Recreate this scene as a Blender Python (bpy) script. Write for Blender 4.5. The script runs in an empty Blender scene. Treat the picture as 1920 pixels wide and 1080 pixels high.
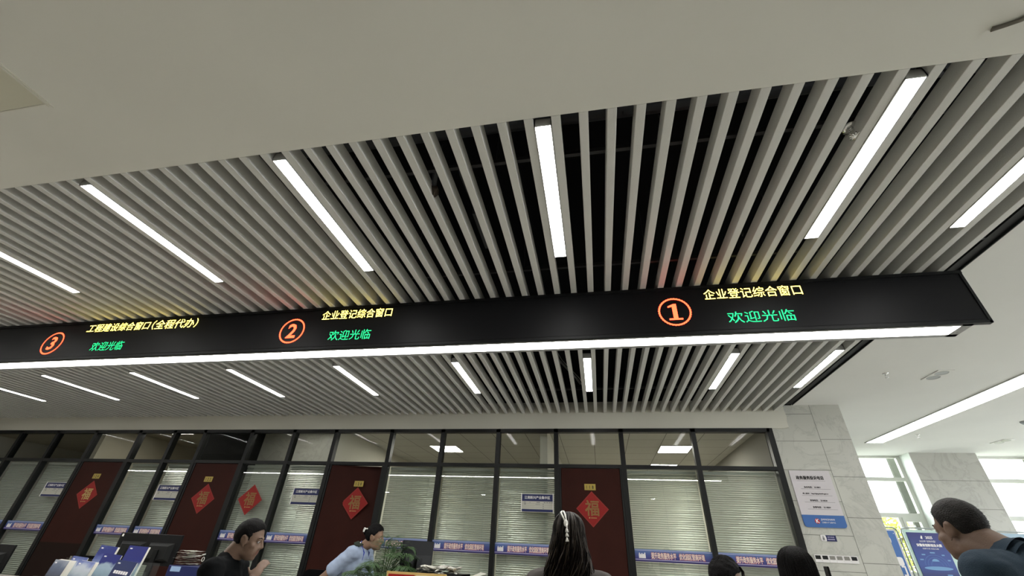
import bpy, bmesh, math, random
from mathutils import Vector, Matrix, Euler, noise
random.seed(7)
SC = bpy.context.scene
COL = SC.collection
PI = math.pi

# ------------------------------------------------------------------ camera
cam_data = bpy.data.cameras.new('camera')
cam_data.sensor_fit = 'HORIZONTAL'
cam_data.sensor_width = 36.0
cam_data.lens = 14.5633
cam_data.clip_start = 0.05
cam = bpy.data.objects.new('camera', cam_data)
COL.objects.link(cam)
cam.matrix_world = Matrix(((0.9831, 0.0615, 0.1723, 0.0),
                           (0.1781, -0.5373, -0.8244, 0.0),
                           (0.0419, 0.8412, -0.5392, 1.5),
                           (0, 0, 0, 1)))
SC.camera = cam

# ------------------------------------------------------------------ world, exposure
world = bpy.data.worlds.new('world')
SC.world = world
world.use_nodes = True
bg = world.node_tree.nodes['Background']
bg.inputs[0].default_value = (0.93, 0.97, 1.0, 1)
bg.inputs[1].default_value = 3.6
SC.view_settings.view_transform = 'Standard'
SC.view_settings.look = 'None'
SC.view_settings.gamma = 1.0
SC.view_settings.exposure = 1.45
SC.view_settings.use_curve_mapping = False
SC.cycles.max_bounces = 8
SC.cycles.diffuse_bounces = 4
SC.cycles.glossy_bounces = 4
SC.cycles.transparent_max_bounces = 12
SC.cycles.sample_clamp_indirect = 6.0
E_TROFFER = 22.0      # office ceiling panels
E_STRIP = 14.0       # LED strips between the baffles
E_SIGN = 13.0        # diffuser under the sign
E_LONG = 8.0         # long recessed light by the windows


# ------------------------------------------------------------------ materials
def nodes_of(m):
    return m.node_tree.nodes, m.node_tree.links


def mat(name, col, rough=0.6, metal=0.0, spec=0.4, noise_amt=0.0, noise_scale=8.0, bump=0.0, bump_scale=60.0):
    m = bpy.data.materials.new(name)
    m.use_nodes = True
    N, L = nodes_of(m)
    b = N['Principled BSDF']
    b.inputs['Base Color'].default_value = (*col, 1)
    b.inputs['Roughness'].default_value = rough
    b.inputs['Metallic'].default_value = metal
    b.inputs['Specular IOR Level'].default_value = spec
    if noise_amt or bump:
        tc = N.new('ShaderNodeTexCoord')
    if noise_amt:
        t = N.new('ShaderNodeTexNoise')
        t.inputs['Scale'].default_value = noise_scale
        t.inputs['Detail'].default_value = 4
        L.new(tc.outputs['Object'], t.inputs['Vector'])
        r = N.new('ShaderNodeValToRGB')
        r.color_ramp.elements[0].position = 0.3
        r.color_ramp.elements[1].position = 0.7
        r.color_ramp.elements[0].color = (*[c * (1 - noise_amt) for c in col], 1)
        r.color_ramp.elements[1].color = (*[min(1, c * (1 + noise_amt)) for c in col], 1)
        L.new(t.outputs['Fac'], r.inputs['Fac'])
        L.new(r.outputs['Color'], b.inputs['Base Color'])
    if bump:
        t2 = N.new('ShaderNodeTexNoise')
        t2.inputs['Scale'].default_value = bump_scale
        L.new(tc.outputs['Object'], t2.inputs['Vector'])
        bp = N.new('ShaderNodeBump')
        bp.inputs['Strength'].default_value = bump
        bp.inputs['Distance'].default_value = 0.01
        L.new(t2.outputs['Fac'], bp.inputs['Height'])
        L.new(bp.outputs['Normal'], b.inputs['Normal'])
    return m


def emit(name, col, strength):
    m = bpy.data.materials.new(name)
    m.use_nodes = True
    N, L = nodes_of(m)
    N.remove(N['Principled BSDF'])
    e = N.new('ShaderNodeEmission')
    e.inputs[0].default_value = (*col, 1)
    e.inputs[1].default_value = strength
    L.new(e.outputs[0], N['Material Output'].inputs[0])
    return m


def glass_mat(name, tint=(0.93, 0.96, 0.95), refl=1.0):
    m = bpy.data.materials.new(name)
    m.use_nodes = True
    N, L = nodes_of(m)
    N.remove(N['Principled BSDF'])
    t = N.new('ShaderNodeBsdfTransparent')
    t.inputs[0].default_value = (*tint, 1)
    g = N.new('ShaderNodeBsdfGlossy')
    g.inputs[0].default_value = (1, 1, 1, 1)
    g.inputs['Roughness'].default_value = 0.0
    f = N.new('ShaderNodeLayerWeight')
    f.inputs['Blend'].default_value = 0.5
    pw = N.new('ShaderNodeMath')
    pw.operation = 'POWER'
    pw.inputs[1].default_value = 5.0
    L.new(f.outputs['Facing'], pw.inputs[0])
    sc_ = N.new('ShaderNodeMath')          # Schlick: 0.04 + 0.96 (1 - cos)^5
    sc_.operation = 'MULTIPLY_ADD'
    sc_.inputs[1].default_value = 0.96
    sc_.inputs[2].default_value = 0.04
    L.new(pw.outputs[0], sc_.inputs[0])
    k = N.new('ShaderNodeMath')
    k.operation = 'MULTIPLY'
    k.inputs[1].default_value = refl
    k.use_clamp = True
    L.new(sc_.outputs[0], k.inputs[0])
    mx = N.new('ShaderNodeMixShader')
    L.new(k.outputs[0], mx.inputs[0])
    L.new(t.outputs[0], mx.inputs[1])
    L.new(g.outputs[0], mx.inputs[2])
    L.new(mx.outputs[0], N['Material Output'].inputs[0])
    return m


def marble_mat(name, base=(0.47, 0.47, 0.425), vein=(0.20, 0.20, 0.18)):
    m = bpy.data.materials.new(name)
    m.use_nodes = True
    N, L = nodes_of(m)
    b = N['Principled BSDF']
    b.inputs['Roughness'].default_value = 0.32
    tc = N.new('ShaderNodeTexCoord')
    n1 = N.new('ShaderNodeTexNoise')
    n1.inputs['Scale'].default_value = 1.6
    n1.inputs['Detail'].default_value = 7
    n1.inputs['Roughness'].default_value = 0.65
    n1.inputs['Distortion'].default_value = 1.6
    L.new(tc.outputs['Object'], n1.inputs['Vector'])
    r = N.new('ShaderNodeValToRGB')
    e = r.color_ramp.elements
    e[0].position = 0.455
    e[0].color = (*base, 1)
    e[1].position = 0.56
    e[1].color = (*[c * 1.06 for c in base], 1)
    mid = r.color_ramp.elements.new(0.492)
    mid.color = (*[0.78 * a + 0.22 * v for a, v in zip(base, vein)], 1)
    m2 = r.color_ramp.elements.new(0.508)
    m2.color = (*[c * 0.98 for c in base], 1)
    L.new(n1.outputs['Fac'], r.inputs['Fac'])
    L.new(r.outputs['Color'], b.inputs['Base Color'])
    return m


def tile_mat(name, col, joint, size, width=0.004, offs=(0, 0), rough=0.7):
    """square tiles in the XY plane, object coordinates"""
    m = bpy.data.materials.new(name)
    m.use_nodes = True
    N, L = nodes_of(m)
    b = N['Principled BSDF']
    b.inputs['Roughness'].default_value = rough
    tc = N.new('ShaderNodeTexCoord')
    mp = N.new('ShaderNodeMapping')
    mp.inputs['Location'].default_value = (offs[0], offs[1], 0)
    L.new(tc.outputs['Object'], mp.inputs['Vector'])
    br = N.new('ShaderNodeTexBrick')
    br.offset = 0.0
    br.inputs['Color1'].default_value = (*col, 1)
    br.inputs['Color2'].default_value = (*[c * 0.97 for c in col], 1)
    br.inputs['Mortar'].default_value = (*joint, 1)
    br.inputs['Scale'].default_value = 1.0
    br.inputs['Mortar Size'].default_value = width
    br.inputs['Brick Width'].default_value = size
    br.inputs['Row Height'].default_value = size
    L.new(mp.outputs[0], br.inputs['Vector'])
    L.new(br.outputs['Color'], b.inputs['Base Color'])
    return m


def ramp_mat(name, stops, axis='Z', lo=0.0, hi=1.0, rough=0.5):
    """printed gradient along an object axis"""
    m = bpy.data.materials.new(name)
    m.use_nodes = True
    N, L = nodes_of(m)
    b = N['Principled BSDF']
    b.inputs['Roughness'].default_value = rough
    tc = N.new('ShaderNodeTexCoord')
    sp = N.new('ShaderNodeSeparateXYZ')
    L.new(tc.outputs['Object'], sp.inputs[0])
    mr = N.new('ShaderNodeMapRange')
    mr.inputs['From Min'].default_value = lo
    mr.inputs['From Max'].default_value = hi
    L.new(sp.outputs[axis], mr.inputs['Value'])
    r = N.new('ShaderNodeValToRGB')
    e = r.color_ramp.elements
    e[0].position, e[0].color = stops[0][0], (*stops[0][1], 1)
    e[1].position, e[1].color = stops[-1][0], (*stops[-1][1], 1)
    for p, c in stops[1:-1]:
        q = r.color_ramp.elements.new(p)
        q.color = (*c, 1)
    L.new(mr.outputs[0], r.inputs['Fac'])
    L.new(r.outputs['Color'], b.inputs['Base Color'])
    return m


M = {}
M['plaster'] = mat('white_plaster', (0.66, 0.655, 0.60), 0.85, noise_amt=0.02, noise_scale=1.5)
M['plaster_cool'] = mat('white_plaster_by_windows', (0.66, 0.66, 0.63), 0.85, noise_amt=0.02, noise_scale=1.5)
M['fascia'] = mat('cream_paint', (0.60, 0.585, 0.51), 0.8)
M['hall_wall'] = mat('hall_wall_paint', (0.62, 0.60, 0.54), 0.85)
M['floor'] = tile_mat('hall_floor_tile', (0.50, 0.48, 0.43), (0.3, 0.29, 0.26), 0.8, 0.003, rough=0.25)
M['black'] = mat('plenum_black', (0.006, 0.0065, 0.0075), 0.9, spec=0.1)
M['dark_pipe'] = mat('dark_painted_pipe', (0.035, 0.038, 0.042), 0.6)
M['carrier'] = mat('carrier_grey', (0.03, 0.03, 0.032), 0.5, 0.3)
M['baffle'] = mat('baffle_grey', (0.58, 0.58, 0.55), 0.55, 0.0, bump=0.15, bump_scale=160)
M['housing'] = mat('light_housing', (0.5, 0.5, 0.49), 0.5)
M['strip'] = emit('led_white', (1.0, 0.99, 0.955), E_STRIP)
M['signlight'] = emit('sign_light_white', (1.0, 0.99, 0.95), E_SIGN)
M['longlight'] = emit('long_light_white', (1.0, 1.0, 0.98), E_LONG)
M['downlamp'] = emit('downlight_white', (1.0, 0.97, 0.9), 40.0)
M['troffer_added'] = emit('troffer_added_white', (1.0, 0.965, 0.88), 4.5)  # for lamps added out of sight to brighten two offices
M['troffer'] = emit('troffer_white', (1.0, 0.965, 0.86), E_TROFFER)
M['sign_black'] = mat('sign_black', (0.004, 0.0045, 0.0055), 0.5, spec=0.25)
M['screen'] = mat('led_screen_dark', (0.0045, 0.0047, 0.006), 0.5, spec=0.2)
M['sign_trim'] = mat('sign_underside_grey', (0.30, 0.30, 0.29), 0.5)
M['led_red'] = emit('led_red', (1.0, 0.05, 0.018), 3.2)
M['led_yellow'] = emit('led_yellow', (1.0, 0.74, 0.10), 3.0)
M['led_green'] = emit('led_green', (0.015, 0.50, 0.15), 1.3)
M['frame'] = mat('partition_black', (0.004, 0.0045, 0.0045), 0.45, spec=0.3)
M['glass'] = glass_mat('partition_glass')
M['transom_glass'] = glass_mat('transom_glass', (0.90, 0.91, 0.90), 0.10)
M['win_glass'] = glass_mat('window_glass', (0.97, 0.99, 0.98))
M['door'] = mat('door_red_brown', (0.032, 0.0085, 0.0058), 0.55, spec=0.1, noise_amt=0.12, noise_scale=3)
M['door_low'] = mat('door_dull_brown', (0.016, 0.0085, 0.0065), 0.6, spec=0.08)
M['chrome'] = mat('chrome', (0.75, 0.75, 0.74), 0.22, 1.0)
M['brass'] = mat('brass_plate', (0.38, 0.28, 0.06), 0.35, 0.3)
M['ink'] = mat('ink_black', (0.012, 0.012, 0.012), 0.6)
M['blind'] = mat('blind_slat', (0.54, 0.54, 0.47), 0.27, 0.45)
M['blind_rail'] = mat('blind_rail', (0.52, 0.52, 0.47), 0.4)
M['office_wall'] = mat('office_wall', (0.62, 0.60, 0.52), 0.85)
M['office_brown'] = mat('office_wall_tan', (0.46, 0.42, 0.33), 0.85)
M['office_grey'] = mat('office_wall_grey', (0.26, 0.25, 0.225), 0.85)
M['office_ceiling'] = tile_mat('office_ceiling_tile', (0.50, 0.49, 0.44), (0.16, 0.155, 0.14), 0.6, 0.006, (0, -0.13))
M['office_floor'] = mat('office_floor', (0.35, 0.34, 0.31), 0.5)
M['marble'] = marble_mat('cream_marble')
M['marble_dark'] = marble_mat('grey_marble', (0.36, 0.355, 0.315), (0.15, 0.15, 0.13))
M['joint'] = mat('marble_joint', (0.16, 0.16, 0.14), 0.8)
M['red_paper'] = mat('red_paper', (0.24, 0.007, 0.006), 0.5, spec=0.3)
M['red_edge'] = mat('red_paper_edge', (0.26, 0.022, 0.016), 0.5, spec=0.3)
M['gold'] = mat('gold_print', (0.22, 0.115, 0.03), 0.45)
M['pale_gold'] = mat('pale_gold_print', (0.42, 0.29, 0.10), 0.45)
M['navy'] = mat('navy_print', (0.010, 0.016, 0.085), 0.45)
M['white_print'] = mat('white_print', (0.74, 0.72, 0.72), 0.5)
M['pale_board'] = mat('pale_board', (0.48, 0.47, 0.40), 0.5)
M['lilac_board'] = mat('pale_lilac_board', (0.56, 0.53, 0.55), 0.45)
M['rule'] = mat('grey_rule', (0.2, 0.2, 0.2), 0.6)
M['blue_board'] = mat('blue_board', (0.045, 0.13, 0.36), 0.45)
M['logo_red'] = mat('logo_red', (0.42, 0.02, 0.03), 0.5)
M['text_red'] = mat('slogan_red_edge', (0.30, 0.05, 0.09), 0.5)
M['text_cream'] = mat('slogan_cream', (0.80, 0.66, 0.60), 0.5)
M['band'] = ramp_mat('slogan_band_print', [(0.0, (0.02, 0.016, 0.10)), (0.22, (0.035, 0.028, 0.17)),
                                         (0.55, (0.05, 0.075, 0.25)), (1.0, (0.10, 0.18, 0.38))], 'Z', -0.072, 0.072)
M['band_line'] = mat('slogan_band_line', (0.50, 0.46, 0.66), 0.5)
M['band_light'] = mat('slogan_band_sky', (0.30, 0.42, 0.62), 0.5)
M['mint'] = mat('mint_board', (0.50, 0.66, 0.60), 0.6)
M['poster'] = ramp_mat('poster_print', [(0.0, (0.02, 0.05, 0.16)), (0.35, (0.018, 0.03, 0.15)), (0.5, (0.03, 0.07, 0.28)),
                                        (1.0, (0.02, 0.022, 0.14))], 'Z', 0.0, 0.9)
M['poster_glow'] = mat('poster_pale_blue', (0.16, 0.32, 0.55), 0.5)
M['poster_ring'] = mat('poster_mid_blue', (0.06, 0.13, 0.36), 0.5)
M['steel'] = mat('steel_tube', (0.30, 0.33, 0.32), 0.35, 0.7)
M['win_frame'] = mat('window_frame_grey', (0.56, 0.57, 0.52), 0.5)
M['reveal'] = mat('window_reveal', (0.72, 0.76, 0.72), 0.7)
M['leaf_out'] = mat('outdoor_leaf', (0.42, 0.45, 0.10), 0.7)
M['bark'] = mat('bark', (0.12, 0.09, 0.06), 0.9)
M['ext_wall'] = mat('exterior_wall', (0.05, 0.055, 0.038), 0.9, noise_amt=0.2, noise_scale=3)
M['ground'] = mat('ground', (0.30, 0.30, 0.26), 0.95)
M['plastic_black'] = mat('black_plastic', (0.003, 0.003, 0.0035), 0.5, spec=0.2)
M['plastic_dark'] = mat('dark_plastic', (0.006, 0.0065, 0.0065), 0.5, spec=0.25)
M['counter'] = mat('counter_wood', (0.20, 0.15, 0.10), 0.4, noise_amt=0.15)
M['counter_top'] = mat('counter_stone', (0.30, 0.28, 0.25), 0.3)
M['paper'] = mat('paper_white', (0.78, 0.76, 0.70), 0.7)
M['paper2'] = mat('paper_cream', (0.50, 0.44, 0.33), 0.7)
M['lamp_grey'] = mat('lamp_lens_grey', (0.20, 0.20, 0.19), 0.3)
M['acrylic'] = mat('acrylic_grey', (0.30, 0.32, 0.33), 0.2)
M['leaf'] = mat('palm_leaf', (0.035, 0.075, 0.024), 0.45, noise_amt=0.35, noise_scale=9)
M['stem'] = mat('palm_stem', (0.06, 0.10, 0.03), 0.5)
M['pot'] = mat('white_pot', (0.55, 0.53, 0.5), 0.4)
M['soil'] = mat('soil', (0.03, 0.022, 0.015), 0.95)
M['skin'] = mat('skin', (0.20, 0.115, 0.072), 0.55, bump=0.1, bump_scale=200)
M['skin_shaded'] = mat('skin_shaded_tan', (0.135, 0.082, 0.056), 0.55, bump=0.1, bump_scale=200)  # shade of a backlit head put into the skin colour
M['lip'] = mat('lip', (0.14, 0.062, 0.046), 0.5)
M['hair'] = mat('hair_black', (0.0035, 0.003, 0.003), 0.65, spec=0.08, bump=0.5, bump_scale=180)
M['hair_brown'] = mat('hair_dark_brown', (0.0042, 0.0029, 0.0022), 0.55, spec=0.05)
M['hair_warm'] = mat('hair_brown_lock', (0.020, 0.012, 0.006), 0.45, spec=0.3)
M['hair_grey'] = mat('hair_grey_black', (0.016, 0.0145, 0.0135), 0.65, spec=0.15, noise_amt=0.4, noise_scale=30, bump=0.6, bump_scale=220)
M['eye'] = mat('eye_white', (0.30, 0.28, 0.26), 0.3)
M['iris'] = mat('iris_brown', (0.02, 0.012, 0.008), 0.2)
M['cloth_black'] = mat('cloth_black', (0.0022, 0.0026, 0.003), 0.9, spec=0.08, bump=0.2, bump_scale=250)
M['cloth_blue'] = mat('uniform_blue', (0.30, 0.36, 0.48), 0.85, spec=0.15, bump=0.2, bump_scale=250)
M['cloth_navy'] = mat('jacket_blue_grey', (0.022, 0.036, 0.052), 0.9, spec=0.15, noise_amt=0.12, noise_scale=14, bump=0.25, bump_scale=250)
M['cloth_grey'] = mat('blouse_grey', (0.075, 0.068, 0.064), 0.85, spec=0.15, bump=0.2, bump_scale=200)
M['cloth_dark'] = mat('trousers_dark', (0.012, 0.013, 0.018), 0.85)
M['shoe'] = mat('shoe_black', (0.012, 0.011, 0.01), 0.4)
M['lanyard'] = mat('lanyard_blue', (0.02, 0.04, 0.30), 0.6)
M['badge'] = mat('badge_black_green', (0.010, 0.018, 0.010), 0.6)
M['clip_white'] = mat('clip_white', (0.72, 0.70, 0.66), 0.35)
M['brown_rag'] = mat('brown_rag', (0.05, 0.038, 0.028), 0.95)


# ------------------------------------------------------------------ mesh helpers
def box(bm, x0, x1, y0, y1, z0, z1, mi=0):
    v = [bm.verts.new(p) for p in ((x0, y0, z0), (x1, y0, z0), (x1, y1, z0), (x0, y1, z0),
                                   (x0, y0, z1), (x1, y0, z1), (x1, y1, z1), (x0, y1, z1))]
    for f in ((0, 3, 2, 1), (4, 5, 6, 7), (0, 1, 5, 4), (1, 2, 6, 5), (2, 3, 7, 6), (3, 0, 4, 7)):
        bm.faces.new([v[i] for i in f]).material_index = mi


def boxm(x0, x1, y0, y1, z0, z1):
    bm = bmesh.new()
    box(bm, x0, x1, y0, y1, z0, z1)
    return bm


def bevel(bm, w, seg=2):
    bmesh.ops.bevel(bm, geom=bm.edges[:], offset=w, segments=seg, profile=0.5, affect='EDGES')
    return bm


def prism(bm, pts, y0, y1, mi=0):
    """outline pts (x,z), counter-clockwise seen from -y, extruded y0..y1"""
    a = [bm.verts.new((x, y0, z)) for x, z in pts]
    b = [bm.verts.new((x, y1, z)) for x, z in pts]
    n = len(pts)
    bm.faces.new(a).material_index = mi
    bm.faces.new(b[::-1]).material_index = mi
    for i in range(n):
        bm.faces.new((a[(i + 1) % n], a[i], b[i], b[(i + 1) % n])).material_index = mi


def rounded(x0, x1, z0, z1, r, seg=5, corners=(1, 1, 1, 1)):
    """bl, br, tr, tl"""
    out = []
    for (cx, cz, a0, on, px, pz) in ((x0 + r, z0 + r, PI, corners[0], x0, z0), (x1 - r, z0 + r, 1.5 * PI, corners[1], x1, z0),
                                     (x1 - r, z1 - r, 0, corners[2], x1, z1), (x0 + r, z1 - r, .5 * PI, corners[3], x0, z1)):
        if on:
            for k in range(seg + 1):
                a = a0 + k / seg * PI / 2
                out.append((cx + r * math.cos(a), cz + r * math.sin(a)))
        else:
            out.append((px, pz))
    return out


def frame_of(d):
    d = d.normalized()
    u = Vector((0, 0, 1)) if abs(d.z) < 0.9 else Vector((1, 0, 0))
    a = d.cross(u).normalized()
    return a, d.cross(a).normalized()


def tube(bm, pts, rad, seg=8, cap=True, mi=0):
    pts = [Vector(p) for p in pts]
    n = len(pts)
    if not isinstance(rad, (list, tuple)):
        rad = [rad] * n
    rings = []
    a = None
    for i, p in enumerate(pts):
        d = (pts[min(i + 1, n - 1)] - pts[max(i - 1, 0)])
        if d.length < 1e-9:
            d = Vector((0, 0, 1))
        d.normalize()
        if a is None:
            a, b = frame_of(d)
        else:
            a = (a - d * a.dot(d))
            if a.length < 1e-6:
                a, _ = frame_of(d)
            a.normalize()
            b = d.cross(a)
        rings.append([bm.verts.new(p + (a * math.cos(2 * PI * k / seg) + b * math.sin(2 * PI * k / seg)) * rad[i]) for k in range(seg)])
    for i in range(n - 1):
        for k in range(seg):
            f = bm.faces.new((rings[i][k], rings[i][(k + 1) % seg], rings[i + 1][(k + 1) % seg], rings[i + 1][k]))
            f.material_index = mi
            f.smooth = True
    if cap:
        bm.faces.new(rings[0][::-1]).material_index = mi
        bm.faces.new(rings[-1]).material_index = mi


def ell(bm, c, r, rot=None, sub=3):
    if not isinstance(r, (list, tuple)):
        r = (r, r, r)
    mtx = Matrix.Translation(Vector(c)) @ ((rot.to_matrix() if isinstance(rot, Euler) else rot).to_4x4() if rot is not None else Matrix.Identity(4)) @ Matrix.Diagonal((*r, 1))
    bmesh.ops.create_icosphere(bm, subdivisions=sub, radius=1.0, matrix=mtx)


def capsule(bm, p0, p1, r0, r1, seg=14):
    p0, p1 = Vector(p0), Vector(p1)
    tube(bm, [p0, p1], [r0, r1], seg)
    ell(bm, p0, r0, sub=2)
    ell(bm, p1, r1, sub=2)


def origin(o):
    v = Vector((0, 0, 0))
    while o is not None:
        v += o.location
        o = o.parent
    return v


def obj(name, bm, mats, parent=None, loc=None, smooth=False, local=False):
    """link bm as one mesh object. World-coordinate bm is shifted to loc / the parent's origin."""
    if not isinstance(mats, (list, tuple)):
        mats = [mats]
    me = bpy.data.meshes.new(name)
    if not local:
        if parent is not None:
            bm.transform(Matrix.Translation(-origin(parent)))
        elif loc is not None:
            bm.transform(Matrix.Translation(-Vector(loc)))
    bm.to_mesh(me)
    bm.free()
    if smooth:
        for p in me.polygons:
            p.use_smooth = True
    for m in mats:
        me.materials.append(m)
    o = bpy.data.objects.new(name, me)
    COL.objects.link(o)
    if parent is not None:
        o.parent = parent
    elif loc is not None:
        o.location = loc
    return o


def empty(name, loc, rz=0.0):
    o = bpy.data.objects.new(name, None)
    COL.objects.link(o)
    o.location = loc
    o.rotation_euler = (0, 0, rz)
    o.empty_display_size = 0.1
    return o


def tag(o, label, cat, group=None, kind=None):
    o['label'] = label
    o['category'] = cat
    if group:
        o['group'] = group
    if kind:
        o['kind'] = kind
    return o


def struct(name, bm, m, label, cat, loc=None):
    o = obj(name, bm, m, loc=loc)
    return tag(o, label, cat, kind='structure')


def evaluated(o):
    """replace an object's mesh by its modified mesh"""
    bpy.context.view_layer.update()
    dg = bpy.context.evaluated_depsgraph_get()
    me = bpy.data.meshes.new_from_object(o.evaluated_get(dg))
    o.modifiers.clear()
    old = o.data
    o.data = me
    me.name = old.name
    return o


TEXT_CACHE = {}


def text_bm(body, x, z, y, height=None, width=None, align='LEFT', bold=0.0, fat=0.0, bm=None, mi=0):
    """lettering standing in the XZ plane at depth y, readable from -y; scaled to the given height and/or width"""
    key = (body, bold)
    if key not in TEXT_CACHE:
        cu = bpy.data.curves.new('lettering', 'FONT')
        cu.body = body
        cu.resolution_u = 2
        cu.offset = bold
        o = bpy.data.objects.new('lettering', cu)
        COL.objects.link(o)
        bpy.context.view_layer.update()
        dg = bpy.context.evaluated_depsgraph_get()
        me = bpy.data.meshes.new_from_object(o.evaluated_get(dg))
        vs = [tuple(v.co) for v in me.vertices]
        fs = [tuple(p.vertices) for p in me.polygons]
        bpy.data.objects.remove(o)
        bpy.data.curves.remove(cu)
        bpy.data.meshes.remove(me)
        xs = [v[0] for v in vs]
        ys = [v[1] for v in vs]
        TEXT_CACHE[key] = (vs, fs, min(xs), max(xs), min(ys), max(ys))
    vs, fs, ax, bx, ay, by = TEXT_CACHE[key]
    sx = sy = None
    if width:
        sx = width / (bx - ax)
    if height:
        sy = height / (by - ay)
    sx = sx or sy
    sy = sy or sx
    w = (bx - ax) * sx
    x0 = x - {'LEFT': 0, 'CENTER': w / 2, 'RIGHT': w}[align]
    if bm is None:
        bm = bmesh.new()
    shifts = [(0, 0)] if not fat else [(-fat, -fat), (fat, -fat), (-fat, fat), (fat, fat)]
    for n_, (dx, dz) in enumerate(shifts):
        new = [bm.verts.new((x0 + (v[0] - ax) * sx + dx, y - n_ * .00005, z + (v[1] - ay) * sy + dz)) for v in vs]
        for f in fs:
            try:
                bm.faces.new([new[i] for i in f]).material_index = mi
            except ValueError:
                pass
    return bm


def copy_tree(o, parent=None):
    c = o.copy()
    COL.objects.link(c)
    c.parent = parent
    for ch in list(o.children):
        copy_tree(ch, c)
    return c


# ================================================================== THE SETTING
D = 6.976                 # face of the office partition
ZS = 3.5                  # underside of the baffles
XL, XR = -14.0, 12.0
struct('floor', boxm(XL, XR, -6, 12.5, -0.1, 0), M['floor'], 'pale tiled floor of the service hall', 'floor')
struct('ceiling', boxm(XL, XR, -6, 1.385, ZS, ZS + 0.12), M['plaster'],
       'flat white plaster ceiling in front of the slatted ceiling', 'ceiling')
struct('ceiling_right', boxm(3.013, XR, 1.385, 10.75, 3.594, 3.72), M['plaster_cool'],
       'white plaster ceiling between the slatted ceiling and the windows', 'ceiling')
bm = bmesh.new()
box(bm, XL, 3.03, 1.385, D, 4.25, 4.3)
box(bm, XL, 3.03, 1.33, 1.385, 3.62, 4.3)
box(bm, 3.013, 3.05, 1.385, D, 3.72, 4.3)
box(bm, XL, 3.03, D, D + .05, 3.6, 4.3)
struct('ceiling_void', bm, M['black'], 'black painted void above the slatted ceiling', 'ceiling')
struct('wall_left', boxm(XL - .1, XL, -6, 12.5, 0, 4.3), M['hall_wall'], 'plain wall closing the left end of the hall', 'wall')
struct('wall_back', boxm(XL, XR, -6.2, -6, 0, 3.6), M['hall_wall'], 'plain wall behind the viewer', 'wall')
bm = bmesh.new()
for y0, y1 in ((-6, -4.5), (-1.5, -0.5), (2.5, 3.5), (6.5, 7.5), (9.7, 12.5)):
    box(bm, XR, XR + .2, y0, y1, 0, 3.72)
box(bm, XR, XR + .2, -6, 12.5, 3.1, 3.72)
box(bm, XR, XR + .2, -6, 12.5, 0, 0.8)
struct('wall_right', bm, M['hall_wall'], 'right side wall with window openings', 'wall')

# window wall
WY = 10.33
bm = bmesh.new()
for x0, x1 in ((3.652, 5.18), (6.36, 7.53), (8.70, 9.9), (11.1, XR)):
    box(bm, x0, x1, WY, WY + .4, 0, 3.594)
for x0, x1 in ((5.18, 6.36), (7.53, 8.70), (9.9, 11.1)):
    box(bm, x0, x1, WY, WY + .4, 0, 0.9)
struct('wall_far', bm, M['marble_dark'], 'grey veined marble wall with windows at the far right', 'wall')
bm = bmesh.new()
for z in (0.58, 1.08, 1.58, 2.08, 2.58, 3.075):
    for x0, x1 in ((3.652, 5.18), (6.36, 7.53), (8.70, 9.9)):
        box(bm, x0, x1, WY - .002, WY + .01, z - .004, z + .004)
struct('trim_1', bm, M['joint'], 'joints between the marble slabs of the window wall', 'joint')
FY = 10.66
for n, (x0, x1) in enumerate(((5.18, 6.36), (7.53, 8.70), (9.9, 11.1))):
    e = tag(empty('window_%d' % (n + 1), (x0, FY, 0.9)), 'tall bright window with grey frame in the marble wall' if n == 0 else
            ('bright window right of the marble pier' if n == 1 else 'window beyond the right edge of the view'), 'window', kind='structure')
    bm = bmesh.new()
    for a, b in ((x0, x0 + .06), (x1 - .075, x1)):
        box(bm, a, b, FY, FY + .07, .9, 3.594)
    for a, b in ((3.10, 3.17), (2.43, 2.51), (1.45, 1.52), (.9, .97), (3.55, 3.594)):
        box(bm, x0 + .06, x1 - .075, FY + .003, FY + .067, a, b)
    xm = x0 + .70
    box(bm, xm, xm + .06, FY + .006, FY + .064, .9, 2.45)
    box(bm, xm + .06, xm + .10, FY - .02, FY + .05, .97, 2.43)
    box(bm, x1 - .125, x1 - .075, FY - .02, FY + .05, .97, 2.43)
    box(bm, xm + .10, x1 - .125, FY - .018, FY + .05, 2.36, 2.43)
    obj('window_frame', bm, M['win_frame'], e)
    obj('window_pane', boxm(x0 + .05, x1 - .07, FY + .03, FY + .036, .95, 3.56), M['win_glass'], e)
    bm = bmesh.new()
    box(bm, x1 - .006, x1 + .001, WY - .001, FY - .001, .906, 3.593)
    box(bm, x0 - .001, x0 + .006, WY - .001, FY - .001, .906, 3.593)
    box(bm, x0, x1, WY - .06, FY, .87, .905)
    obj('window_reveal', bm, M['reveal'], e)
bm = bmesh.new()
for x0 in (6.49, 9.08, 11.6):
    box(bm, x0, x0 + .20, 11.3, 11.36, -.1, 4.4)
struct('trim_2', bm, M['ext_wall'], 'weathered exterior fins just outside the windows', 'exterior fin')
struct('ground', boxm(-30, 60, 12.5, 60, -.3, -.12), M['ground'], 'ground outside the windows', 'ground')

# marble-clad column to the right of the partition and the wall behind it
bm = boxm(2.63, 3.652, D, D + 1.0, 0, 3.594)
box(bm, 3.50, 3.652, D + 1.0, WY, 0, 3.594)
struct('wall_marble', bm, M['marble'], 'cream veined marble wall right of the glass partition', 'wall')
bm = bmesh.new()
box(bm, 3.246, 3.251, D - .0015, D + .01, 0, 3.594)
for z in (.28, .68, 1.08, 1.481, 1.875, 2.276, 2.672, 3.066, 3.46):
    box(bm, 2.63, 3.246, D - .0015, D + .01, z - .003, z + .003)
for z in (.58, 1.08, 1.583, 2.089, 2.59, 3.09):
    box(bm, 3.251, 3.652, D - .0015, D + .01, z - .003, z + .003)
struct('trim_3', bm, M['joint'], 'thin joints between the cream marble slabs', 'joint')

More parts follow.
